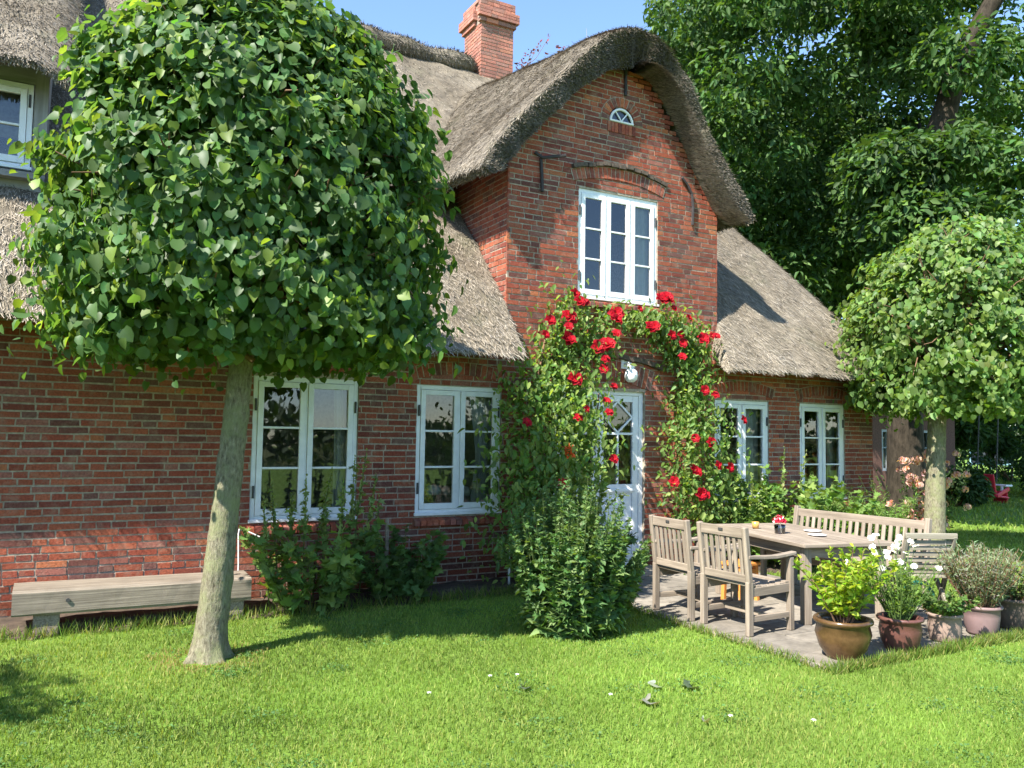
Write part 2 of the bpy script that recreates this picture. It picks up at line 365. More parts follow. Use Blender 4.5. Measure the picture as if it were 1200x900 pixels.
# windows -----------------------------------------------------------------
def window(x0, x1, z0, z1, leaves, rows, y=.02, curtain=None, xhinge=True):
    fr = B(); f = .05
    fr.box(x0+.003, x0+f, y, y+.1, z0, z1); fr.box(x1-f, x1-.003, y, y+.1, z0, z1)
    fr.box(x0+f, x1-f, y+.001, y+.1, z1-f, z1); fr.box(x0+f, x1-f, y+.001, y+.1, z0, z0+f)
    wl = (x1-x0-2*f)/leaves
    for i in range(1, leaves): fr.box(x0+f+i*wl-.012, x0+f+i*wl+.012, y+.004, y+.09, z0+f, z1-f)
    wo = fr.build('window', PAINT, house, bevel=.005)
    sill = B(); sill.box(x0-.012, x1+.012, y-.045, y-.001, z0-.012, z0+.018); sill.build('drip_sill', PAINT, wo, bevel=.004)
    for i in range(leaves):
        a = x0+f+i*wl+(.003 if i == 0 else .014); c = x0+f+(i+1)*wl-(.003 if i == leaves-1 else .014); s = .055; zb, zt = z0+f+.003, z1-f-.003; ys = y-.012
        sb = B()
        sb.box(a, a+s, ys, ys+.045, zb, zt); sb.box(c-s, c, ys, ys+.045, zb, zt); sb.box(a+s, c-s, ys+.001, ys+.045, zt-s, zt); sb.box(a+s, c-s, ys+.001, ys+.045, zb, zb+s*1.15)
        for r in range(1, rows):
            zz = zb+s*1.15+(zt-s-zb-s*1.15)*r/rows; sb.box(a+s, c-s, ys+.004, ys+.04, zz-.011, zz+.011)
        sb.build('sash', PAINT, wo, bevel=.004)
        gl = B()
        for r in range(rows):
            h = (zt-s-zb-s*1.15)/rows; q0 = zb+s*1.15+h*r; t1, t2 = random.uniform(-.004, .004), random.uniform(-.004, .004); yg = ys+.024
            gl.add([(a+s, yg+t1, q0), (c-s, yg-t1, q0), (c-s, yg-t1+t2, q0+h), (a+s, yg+t1+t2, q0+h)], [(0, 1, 2, 3)])
        gl.build('pane', GLASS, wo)
        sides = []
        if i == 0: sides.append(x0+f*.6)
        if i == leaves-1: sides.append(x1-f*.6)
        for hx in sides:
            for hz in (z0+.2*(z1-z0), z1-.2*(z1-z0)):
                hb = B(); hb.tube([(hx, y-.012, hz-.06), (hx, y-.012, hz+.06)], .011, 8); hb.build('hinge', CHARC, wo)
    if curtain:
        for (cx0, cx1, tap, *yo) in curtain:
            V = []; n = 28; m = 10
            for i in range(n):
                for j in range(m):
                    t = i/(n-1); h = j/(m-1); xa = cx0+(cx1-cx0)*(t+tap*(1-t)*(1-h)**.7*-1 if False else t)
                    xa = cx1-(cx1-cx0)*(1-t)*(1-tap*(1-abs(2*h-.9)))
                    V.append((xa, y+(yo[0] if yo else .16)+.022*math.sin(t*26+h*1.2)+.01*math.sin(t*61), z0+.02+(z1-z0-.04)*h))
            cb = B(); cb.add(V, [(i*m+j, (i+1)*m+j, (i+1)*m+j+1, i*m+j+1) for i in range(n-1) for j in range(m-1)]); cb.build('curtain', CURT, wo, smooth=True)
    return wo
w1 = window(*WIN['a'], 2, 3, curtain=[(2.58, 2.74, .1)])
w2 = window(*WIN['b'], 2, 3, curtain=[(4.17, 4.46, .3)])
b = B()                                                    # folded cloth on the inner sill of that window
for i in range(5): b.lathe([(0, .0), (.09, .0), (.1, .05), (.06, .1), (0, .11)], 10, (3.55+.2*i+random.uniform(-.03, .03), .3, .98+random.uniform(0, .03)))
b.build('cushion', CURT, w2, smooth=True)
w3 = window(*WIN['c'], 2, 3, curtain=[(8.3, 8.7, .1)]); w4 = window(*WIN['d'], 2, 3, curtain=[(9.36, 9.5, .1), (10.1, 10.25, .1)])
w5 = window(*WUP, 3, 3, curtain=[(6.3, 6.72, .02, .075)])
def sill(x0, x1, z, parent=house):
    b = B(); n = int((x1-x0)/.066)
    for i in range(n):
        a = x0+(x1-x0)*i/n; c = x0+(x1-x0)*(i+1)/n-.008; col = PAL[random.choices(range(8), PW)[0]]*random.uniform(1.0, 1.35); y0 = -.075+random.uniform(-.008, .008)
        V = [(a, y0, z-.085), (c, y0, z-.085), (c, y0, z-.03), (a, y0, z-.03), (a, .02, z-.085), (c, .02, z-.085), (c, .02, z), (a, .02, z)]
        b.add(V, [(0, 1, 2, 3), (3, 2, 6, 7), (0, 4, 5, 1), (1, 5, 6, 2), (0, 3, 7, 4)], np.clip(col, 0, .9))
    b.build('window_sill', BRICK, house)
for k in 'abcd': sill(WIN[k][0]-.02, WIN[k][1]+.06, WIN[k][2]-.03)
sill(WUP[0], WUP[1], WUP[2]-.02)
# lunette
cx, cz, rr = LUN; b = B()
arc = [(cx+(rr-.012)*math.cos(t), .0, cz+(rr-.012)*math.sin(t)) for t in np.linspace(0, math.pi, 17)]
b.tube(arc, .017, 6); b.tube([(cx-rr, 0, cz+.012), (cx+rr, 0, cz+.012)], .016, 6)
for s in (-1, 1):
    b.tube([(cx, .004, cz+.02), (cx+s*.035, .004, cz+.07), (cx+s*.075, .004, cz+.115), (cx+s*.105, .004, cz+.145)], .009, 5)
lw = b.build('lunette_window', PAINT, house)
b = B(); b.add([(cx+(rr-.01)*math.cos(t), .02, cz+(rr-.01)*math.sin(t)) for t in np.linspace(0, math.pi, 17)], [tuple(range(17))]); b.build('pane', GLASS, lw)
# door
b = B(); x0, x1 = DOOR[0], DOOR[1]; y = .05
b.box(x0, x0+.06, y, y+.12, .03, 2.25); b.box(x1-.06, x1, y, y+.12, .03, 2.25); b.box(x0, x1, y+.02, y+.12, .03, .07)
V = []; n = 13
for yy in (y+.002, y+.12):
    for i in range(n):
        t = i/(n-1); xx = x0+(x1-x0)*t; V += [(xx, yy, 2.2), (xx, yy, 2.26+.105*(1-(2*t-1)**2))]
F = [(2*i, 2*i+2, 2*i+3, 2*i+1) for i in range(n-1)]; o = 2*n
F += [(o+2*i, o+2*i+1, o+2*i+3, o+2*i+2) for i in range(n-1)]+[(2*i, o+2*i, o+2*i+2, 2*i+2) for i in range(n-1)]
b.add(V, F); door = b.build('door_frame', PAINT, house, bevel=.004)
for k, (a, c) in enumerate(((x0+.062, 5.868), (5.872, x1-.062))):
    d = B(); ya = y+.015; st = .085
    d.box(a, a+st, ya, ya+.045, .075, 2.198); d.box(c-st, c, ya, ya+.045, .075, 2.198)
    d.box(a+st, c-st, ya+.001, ya+.045, 2.12, 2.198); d.box(a+st, c-st, ya+.001, ya+.045, .98, 1.09); d.box(a+st, c-st, ya+.001, ya+.045, .075, .22)
    d.box(a+st, c-st, ya+.004, ya+.04, 1.705, 1.735); d.box((a+c)/2-.012, (a+c)/2+.012, ya+.004, ya+.04, 1.09, 1.705)
    d.box(a+st, c-st, ya+.022, ya+.04, .22, .98); d.box(a+st+.05, c-st-.05, ya+.01, ya+.021, .28, .92); d.box(a+st-.02, c-st+.02, ya-.02, ya, 1.0, 1.035)
    mx_, mz = (a+c)/2, (1.735+2.12)/2
    for p, q in (((mx_, 2.12), (c-st, mz)), ((c-st, mz), (mx_, 1.735)), ((mx_, 1.735), (a+st, mz)), ((a+st, mz), (mx_, 2.12))):
        d.beam((p[0], ya+.022, p[1]), (q[0], ya+.022, q[1]), .024, .03, (0, 1, 0))
    if k == 0: d.box(c-.03, c+.02, ya-.012, ya-.001, .075, 2.19)
    lf = d.build('door_leaf', PAINT, house, bevel=.004)
    gl = B(); gl.add([(a+st, ya+.028, 1.09), (c-st, ya+.028, 1.09), (c-st, ya+.028, 2.12), (a+st, ya+.028, 2.12)], [(0, 1, 2, 3)]); gl.build('pane', GLASS, lf)
    if k == 1:
        h = B(); h.tube([(a+.04, ya-.001, 1.05), (a+.04, ya-.05, 1.05), (a+.06, ya-.055, 1.05), (a+.14, ya-.055, 1.045)], .009, 8); h.build('handle', IRON, lf)
b = B(); b.box(5.1, 6.65, -.4, .0, -.02, .085, (.28, .25, .21)); b.build('doorstep', PAVE, house, bevel=.015)
# wrought iron wall anchors
def anchor(pts, r=.018):
    b = B(); b.tube([(p[0], -.03-p[2] if len(p) > 2 else -.03, p[1]) for p in pts], r, 6); b.build('wall_anchor', IRON, house)
anchor([(4.97, 4.58), (4.96, 4.8), (4.945, 4.98)], .02); anchor([(4.86, 5.04, .0), (4.95, 4.98, .03), (5.08, 5.0, .08), (5.22, 5.03, .12)], .02)
anchor([(7.30, 4.50), (7.31, 4.75), (7.29, 4.92), (7.22, 5.02), (7.12, 5.11)], .02)
anchor([(6.19, 6.02), (6.19, 6.42)], .02)

# chimney -----------------------------------------------------------------
CHP = PAL*.75+np.array([.2, .115, .09])
b = B(); cx0, cx1, cy0, cy1 = 6.46, 7.12, 4.66, 5.36
bricks(b, cx0, cx1, 7.9, 9.16, lambda u, d, z: (u, cy0+d, z), None, (), CHP, 21)
bricks(b, cy0, cy1, 7.9, 9.16, lambda u, d, z: (cx0+d, u, z), None, (), CHP, 22); bricks(b, cy0, cy1, 7.9, 9.16, lambda u, d, z: (cx1-d, u, z), None, (), CHP, 23)
ch = b.build('chimney', BRICK, house)
b = B(); b.box(cx0+.009, cx1-.009, cy0+.009, cy1-.009, 7.8, 9.3); b.build('chimney_core', MORTAR, ch)
b = B()
for (o, z0, z1) in ((.045, 9.16, 9.24), (.09, 9.245, 9.42), (.03, 9.42, 9.62)):
    k = max(1, round((z1-z0)/.07))
    for i in range(k):
        zz0, zz1 = z0+(z1-z0)*i/k, z0+(z1-z0)*(i+1)/k-.008
        for (ux0, ux1, fn) in ((cx0-o, cx1+o, 0), (cy0-o, cy1+o, 1)):
            u = ux0
            while u < ux1-.02:
                L = min(random.choice((.13, .25)), ux1-u); col = np.clip(CHP[random.choices(range(8), PW)[0]]*random.uniform(.85, 1.15), 0, .9)
                if fn == 0: b.box(u, u+L-.008, cy0-o, cy0-o+.1, zz0, zz1, col)
                elif u > ux0+.001: b.box(cx0-o, cx0-o+.1, u, u+L-.008, zz0, zz1, col); b.box(cx1+o-.1, cx1+o, u, u+L-.008, zz0, zz1, col)
                u += L
b.box(cx0+.0, cx1-.0, cy0+.0, cy1-.0, 9.15, 9.6, (.3, .25, .2)); b.build('chimney_cap', BRICK, ch)

# thatch ------------------------------------------------------------------
_ph = rng.uniform(0, 6.28, (14, 1, 1)); _fr = rng.normal(0, 1, (14, 2))
def wob(x, y, amp=.03):
    s = 0
    for k in range(14):
        f = 1.2+1.1*k; a = amp/(1+.35*k); s = s+a*np.sin(f*(_fr[k, 0]*x+_fr[k, 1]*y)+_ph[k, 0, 0])
    return s
def slab(b, P, th, flip=False):
    P = np.asarray(P); nu, nv = P.shape[:2]
    du = np.gradient(P, axis=0); dv = np.gradient(P, axis=1); N = np.cross(du, dv); N /= np.linalg.norm(N, axis=2, keepdims=True)+1e-9
    if N[..., 2].mean() < 0: N = -N
    th = np.broadcast_to(np.asarray(th, float), (nu, nv))[..., None]
    Q = P-N*th; idx = np.arange(nu*nv).reshape(nu, nv); o = nu*nv
    F = np.stack([idx[:-1, :-1], idx[1:, :-1], idx[1:, 1:], idx[:-1, 1:]], -1).reshape(-1, 4)
    Fb = (F+o)[:, ::-1]
    E = []
    for l in (idx[0], idx[-1], idx[:, 0], idx[:, -1]): E.append(np.stack([l[:-1], l[1:], l[1:]+o, l[:-1]+o], -1))
    F = np.concatenate([F, Fb]+E)
    c = np.clip(rng.normal(1, .18, (nu*nv, 1)), .5, 1.5)*np.array([.17, .145, .108])
    b.F.setdefault(4, []).extend((F+b.n).tolist()); b.V.append(np.concatenate([P.reshape(-1, 3), Q.reshape(-1, 3)])); b.n += 2*nu*nv
    b.C.append(np.concatenate([c, c*.8])); b.G.append(b.V[-1]); return P, N, Q
STR = np.array([(.46, .385, .28), (.36, .30, .215), (.26, .215, .155), (.52, .45, .345), (.17, .14, .105), (.31, .275, .225)]); STR = STR*np.array([.96, .99, 1.07])
SW = [.26, .24, .17, .13, .1, .1]
def strands(p, n, d, Lr=(.08, .2), w=.0085, lift=(.002, .022), tone=1.0, spread=.3):
    m = len(p); d = d+rng.normal(0, spread, (m, 3)); d -= n*np.sum(d*n, 1, keepdims=True)*.7; d /= np.linalg.norm(d, axis=1, keepdims=True)
    s = np.cross(d, n); s /= np.linalg.norm(s, axis=1, keepdims=True)+1e-9; L = rng.uniform(*Lr, (m, 1)); ww = w*rng.uniform(.6, 1.4, (m, 1))/2
    lf = rng.uniform(*lift, (m, 1)); a = p-d*L*.3-n*.01; t = p+d*L*.7+n*lf
    V = np.stack([a-s*ww, a+s*ww, t+s*ww*.5, t-s*ww*.5], 1).reshape(-1, 3)
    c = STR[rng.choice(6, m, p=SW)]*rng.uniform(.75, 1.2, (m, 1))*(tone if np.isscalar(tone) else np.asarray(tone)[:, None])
    return V, np.arange(4*m).reshape(-1, 4), np.repeat(c, 4, 0)
def grid_sample(P, N, m, wfun=None):
    nu, nv = P.shape[:2]
    A = np.linalg.norm(np.cross(P[1:, :-1]-P[:-1, :-1], P[:-1, 1:]-P[:-1, :-1]), axis=2)
    if wfun is not None: A = A*wfun(P[:-1, :-1])
    k = rng.choice(A.size, m, p=(A/A.sum()).ravel()); i, j = np.divmod(k, nv-1); u, v = rng.random((2, m, 1))
    f = lambda G: G[i, j]*(1-u)*(1-v)+G[i+1, j]*u*(1-v)+G[i, j+1]*(1-u)*v+G[i+1, j+1]*u*v
    n = f(N); return f(P), n/np.linalg.norm(n, axis=1, keepdims=True)
class Straw:
    def __init__(s): s.b = B()
    def add(s, t):
        V, F, c = t; b = s.b; b.F.setdefault(4, []).extend((F+b.n).tolist()); b.V.append(V); b.n += len(V); b.C.append(c); b.G.append(V)
def down(n):
    d = np.array([0, 0, -1.])-n*(-n[:, 2:3]); return d/(np.linalg.norm(d, axis=1, keepdims=True)+1e-9)
def edge_pts(P, Q, m):                      # points on a cut face between top edge P and bottom edge Q (k,3)
    k = len(P); i = rng.integers(0, k-1, m); u, v = rng.random((2, m, 1)); top = P[i]*(1-u)+P[i+1]*u; bot = Q[i]*(1-u)+Q[i+1]*u
    return top*(1-v)+bot*v
def roofz(x, y):
    f = 8.62-1.075*np.sqrt((y-5)**2+.08); g_ = 2.55+2.35*(11.3-x); k = .9
    h = np.clip(.5+.5*(g_-f)/k, 0, 1); z = g_*(1-h)+f*h-k*h*(1-h)
    return z+wob(x, y, .016)
ST = Straw()
def piece(xl, xr, y0, y1, step, count, tone=1.0, e0=True, eR=False):
    ny = int((y1-y0)/step)+1; nx = int((xr(0)-xl(0))/step)+1; ys = np.linspace(y0, y1, ny); P = np.zeros((nx, ny, 3))
    for j, yy in enumerate(ys):
        xs = np.linspace(xl(yy), xr(yy), nx); P[:, j, 0] = xs; P[:, j, 1] = yy; P[:, j, 2] = roofz(xs, np.full(nx, yy))
    P, N, Q = slab(ST.b, P, np.where(P[..., 1] < 0, .025+.27*np.clip((P[..., 1]+.62)/.45, 0, 1), .3) if e0 else .3)
    vis = lambda p: np.where(p[..., 1] < 5.2, 1., .05)*np.where(p[..., 0] < -1.5, .25, 1.)
    p, n = grid_sample(P, N, count, vis); ST.add(strands(p, n, down(n), tone=tone))
    if e0:
        L = xr(0)-xl(0); m = int(250*L); e = edge_pts(P[:, 0], Q[:, 0], m); n = np.tile(np.array([[0, -.75, -.45]]), (m, 1)); n /= np.linalg.norm(n[0])
        d = np.tile(np.array([[0, -.6, -.8]]), (m, 1)); ST.add(strands(e, n, d, (.02, .06), .009, (.0, .015), .85, .35))
        m = int(900*L); e = edge_pts(P[:, 1], Q[:, 3], m); e[:, 2] -= .01; ST.add(strands(e, np.tile(np.array([[0, -.4, -.9]]), (m, 1)), np.tile(np.array([[0, -.9, -.4]]), (m, 1)), (.04, .1), .009, (0, .01), .6, .3))
    return P, N, Q
piece(lambda y: XL-.4, lambda y: 4.5-.06*np.clip(-y/.6, 0, 1), -.62, 10.6, .11, 120000)
piece(lambda y: 4.5, lambda y: 7.76, 1.9, 10.6, .11, 9000, e0=False)
P, N, Q = piece(lambda y: 7.765-.6*np.clip(-y, 0, .62), lambda y: 11.32, -.62, 10.6, .1, 60000)
m = 2500; e = edge_pts(P[0, :7], Q[0, :7], m); ST.add(strands(e, np.tile([[-1., -.1, 0]], (m, 1)), np.tile([[-.2, -.4, -.8]], (m, 1)), (.03, .09), .009, (0, .02), .85, .35))
ST.b.build('thatch_roof', STRAW, house)
# hood of the gable
ox = [3.97, 4.1, 4.33, 4.72, 5.2, 5.62, 6.02, 6.38, 6.7, 7.05, 7.46, 7.78, 8.04]; oz = [4.70, 4.93, 5.22, 5.64, 6.14, 6.56, 6.78, 6.75, 6.58, 6.18, 5.47, 5.0, 4.66]
tt = np.linspace(0, 1, len(ox)); ts = np.linspace(0, 1, 64)
def smooth(v):
    f = np.interp(ts, tt, v)
    for _ in range(3): f[1:-1] = (f[:-2]+2*f[1:-1]+f[2:])/4
    return f
hx, hz = smooth(ox)+.06, smooth(oz)+.045
ST = Straw(); ysd = np.linspace(-.33, 4.7, 50); P = np.zeros((64, 50, 3))
wgt = np.clip((hz-4.5)/2.15, 0, 1)**1.5
for j, yy in enumerate(ysd):
    P[:, j, 0] = hx+(hx-6.05)*.03*(yy+.33); P[:, j, 1] = yy; P[:, j, 2] = hz+.16*(yy+.33)*wgt-.05*np.exp(-(yy+.33)/.15)
P[:, :, 2] += wob(P[:, :, 0], P[:, :, 1], .012); P[:, 0, 1] += wob(hx, hz, .02)
th = np.full((64, 50), .27)*np.clip((.5+np.minimum(np.arange(64), 63-np.arange(64))/8), 0, 1)[:, None]+.19*np.exp(-((hx-6.1)/.6)**2)[:, None]
P, N, Q = slab(ST.b, P, th)
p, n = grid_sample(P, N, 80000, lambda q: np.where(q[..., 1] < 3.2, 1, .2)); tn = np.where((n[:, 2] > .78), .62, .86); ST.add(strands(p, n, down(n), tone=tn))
m = 26000; e = edge_pts(P[:, 0], Q[:, 0], m); nn = np.tile([[0., -1, 0]], (m, 1)); dd = np.tile([[0., -.75, -.55]], (m, 1))
ST.add(strands(e, nn, dd, (.02, .06), .01, (.0, .02), .5, .45))
for s_, sgn in ((0, -1), (-1, 1)):
    m = 6000; e = edge_pts(P[s_, :30], Q[s_, :30], m); ST.add(strands(e, np.tile([[sgn*.8, -.1, -.5]], (m, 1)), np.tile([[sgn*.6, 0, -.8]], (m, 1)), (.03, .09), .01, (0, .02), .7, .35))
m = 9000; i = rng.integers(34, 62, m); jj = rng.random(m)*.33; f_ = rng.random(m); q = np.stack([Q[i, 0, 0]*(1-f_)+Q[i+1, 0, 0]*f_, -.33+jj, Q[i, 0, 2]*(1-f_)+Q[i+1, 0, 2]*f_-.01], 1); ST.add(strands(q, -N[i, 0], np.tile([[.1, -.9, -.2]], (m, 1)), (.12, .25), .01, (0, .01), .8, .12))
ST.b.build('dormer_thatch', STRAW, house)
# ridge roll
ST = Straw(); xs = np.linspace(XL-.2, 6.42, 110); a = np.linspace(-.35*math.pi, 1.35*math.pi, 11)
P = np.zeros((110, 11, 3))
for i, x_ in enumerate(xs):
    r_ = .2+.025*math.sin(x_*3.1)+.02*math.sin(x_*7.7); taper = min(1, (6.5-x_)/.25)**.5
    P[i, :, 0] = x_; P[i, :, 1] = 4.93+r_*1.5*taper*np.cos(a); P[i, :, 2] = 8.36+r_*taper*np.sin(a)
P, N, Q = slab(ST.b, P, .03); N = np.where((N*(P-np.stack([P[..., 0], np.full(P.shape[:2], 4.93), np.full(P.shape[:2], 8.36)], -1))).sum(-1, keepdims=True) < 0, -N, N)
p, n = grid_sample(P, N, 26000); ST.add(strands(p, n, down(n), (.05, .12), .012, (.0, .05), .42, .8)); ST.b.build('roof_ridge', STRAW, house)
# attic dormer at the left
ST = Straw(); nx, ny = 46, 46; P = np.zeros((nx, ny, 3)); xs = np.linspace(-5, .06, nx); ys = np.linspace(.12, 4.7, ny)
for j, yy in enumerate(ys):
    P[:, j, 0] = xs-.12*max(0, .8-yy)*np.clip((xs+.6)/.6, 0, 1); P[:, j, 1] = yy; P[:, j, 2] = 5.0+.8*(yy-.12)+.05*np.sin(xs*2)-.16*np.clip((xs+.3)/.36, 0, 1)**2
P[..., 2] += wob(P[..., 0], P[..., 1], .014); P, N, Q = slab(ST.b, P, .06+.18*np.clip((P[..., 1]-.12)/.4, 0, 1))
p, n = grid_sample(P, N, 30000, lambda q: np.where(q[..., 0] > -1.8, 1, .15)); ST.add(strands(p, n, down(n), tone=.8))
for (A_, B_, dv) in ((P[:, 0], Q[:, 0], (0, -.6, -.8)), (P[-1], Q[-1], (.5, 0, -.8))):
    m = 3000; e = edge_pts(A_, B_, m); ST.add(strands(e, np.tile([[dv[0], dv[1], -.3]], (m, 1))+1e-6, np.tile([dv], (m, 1)).astype(float), (.03, .09), .01, (0, .02), .75, .35))
ST.b.build('attic_thatch', STRAW, house)
TIMB = m_wood('grey_boarding', (.2, .19, .18), (.36, .35, .33))
b = B()
b.add([(-.17, .62, 3.6), (-.17, 3.4, 6.5), (-.17, 3.4, 7.1), (-.17, .62, 5.15)], [(0, 1, 2, 3)]); b.box(-5, -.17, .62, .7, 3.5, 4.09)
b.box(-.285, -.17, .6, .7, 4.09, 5.2); b.box(-5, -.285, .6, .7, 4.93, 5.2); b.box(-5, -.2, .5, .62, 4.0, 4.06); b.box(-5, -2.72, .6, .7, 4.09, 4.93); b.build('attic_wall', TIMB, house)
w6 = window(-1.5, -.29, 4.1, 4.92, 2, 2, y=.58); w7 = window(-2.72, -1.51, 4.1, 4.92, 2, 2, y=.58)
b = B(); b.box(-5, -.2, 1.2, 1.3, 4.0, 5.5); b.build('attic_room', DARK, house)

# ------------------------------------------------------------------ foliage helpers
HEART = (np.array([(0, .02, 0), (-.3, -.04, .05), (-.5, .26, .1), (-.4, .64, .05), (0, .98, -.08), (.4, .64, .05), (.5, .26, .1), (.3, -.04, .05), (0, .45, -.03)]),
         [(0, 8, 2, 1), (8, 4, 3, 2), (0, 7, 6, 8), (8, 6, 5, 4)])
OVALQ = 0
OVAL = (np.array([(0, 0, 0), (-.28, .3, .07), (-.22, .7, .05), (0, 1, -.08), (.22, .7, .05), (.28, .3, .07)]), [(0, 3, 2, 1), (0, 5, 4, 3)])
LOBE = (np.array([(0, 0, 0), (-.3, -.02, .05), (-.55, .3, .1), (-.3, .4, .0), (-.38, .8, .06), (-.1, .68, -.02), (0, 1.05, -.1), (.1, .68, -.02), (.38, .8, .06), (.3, .4, 0), (.55, .3, .1), (.3, -.02, .05), (0, .35, -.03)]),
        [(0, 12, 2, 1), (12, 3, 2, 2)[:3], (12, 5, 4, 3), (12, 6, 5, 5)[:3], (12, 7, 6, 6)[:3], (12, 9, 8, 7), (12, 10, 9, 9)[:3], (0, 11, 10, 12)])
NARROW = (np.array([(0, 0, 0), (-.09, .4, .03), (0, 1, -.12), (.09, .4, .03)]), [(0, 3, 2, 1)])
def unit(v): return v/(np.linalg.norm(v, axis=-1, keepdims=True)+1e-9)
def leaves(fb, c, nrm, tip, size, tmpl, col, var=1.0):
    c = np.asarray(c); m = len(c); nrm = unit(nrm); tip = unit(tip-nrm*np.sum(tip*nrm, 1, keepdims=True)); lat = np.cross(tip, nrm); s = np.broadcast_to(np.asarray(size, float).reshape(-1, 1), (m, 1))
    T, FS = tmpl; k = len(T)
    wl = 1+var*rng.uniform(-.32, .08, (m, 1, 1)); curl = var*rng.normal(.12, .2, (m, 1, 1)); tw = var*rng.normal(0, .18, (m, 1, 1))
    V = c[:, None]+s[:, None]*(T[None, :, :1]*wl*lat[:, None]+T[None, :, 1:2]*tip[:, None]+(T[None, :, 2:]*rng.uniform(.2, 2.2, (m, 1, 1))-curl*T[None, :, 1:2]**2+tw*T[None, :, :1]*T[None, :, 1:2]*2)*nrm[:, None])
    for f in FS: fb.F.setdefault(len(f), []).append((np.arange(m)[:, None]*k+np.array(f)[None]+fb.n))
    fb.V.append(V.reshape(-1, 3)); fb.n += m*k; fb.C.append(np.repeat(np.broadcast_to(col, (m, 3)), k, 0))
class FB:
    def __init__(s): s.V = []; s.F = {}; s.C = []; s.n = 0
    def build(s, name, mt, parent=None): return mk(name, np.concatenate(s.V), [np.concatenate(g) for g in s.F.values()], mt, parent, np.concatenate(s.C), smooth=True)
def tints(m, base, var=.25, alt=None, pa=.15, hue=.08):
    c = np.array(base)[None]*rng.uniform(1-var, 1+var, (m, 1))*(1+rng.normal(0, hue, (m, 3)))
    if alt is not None:
        k = rng.random(m) < pa; c[k] = np.array(alt)[None]*rng.uniform(1-var, 1+var, (k.sum(), 1))
    return np.clip(c, .004, .9)
UP = np.array([0, 0, 1.])
def rdir(m): return unit(rng.normal(0, 1, (m, 3)))

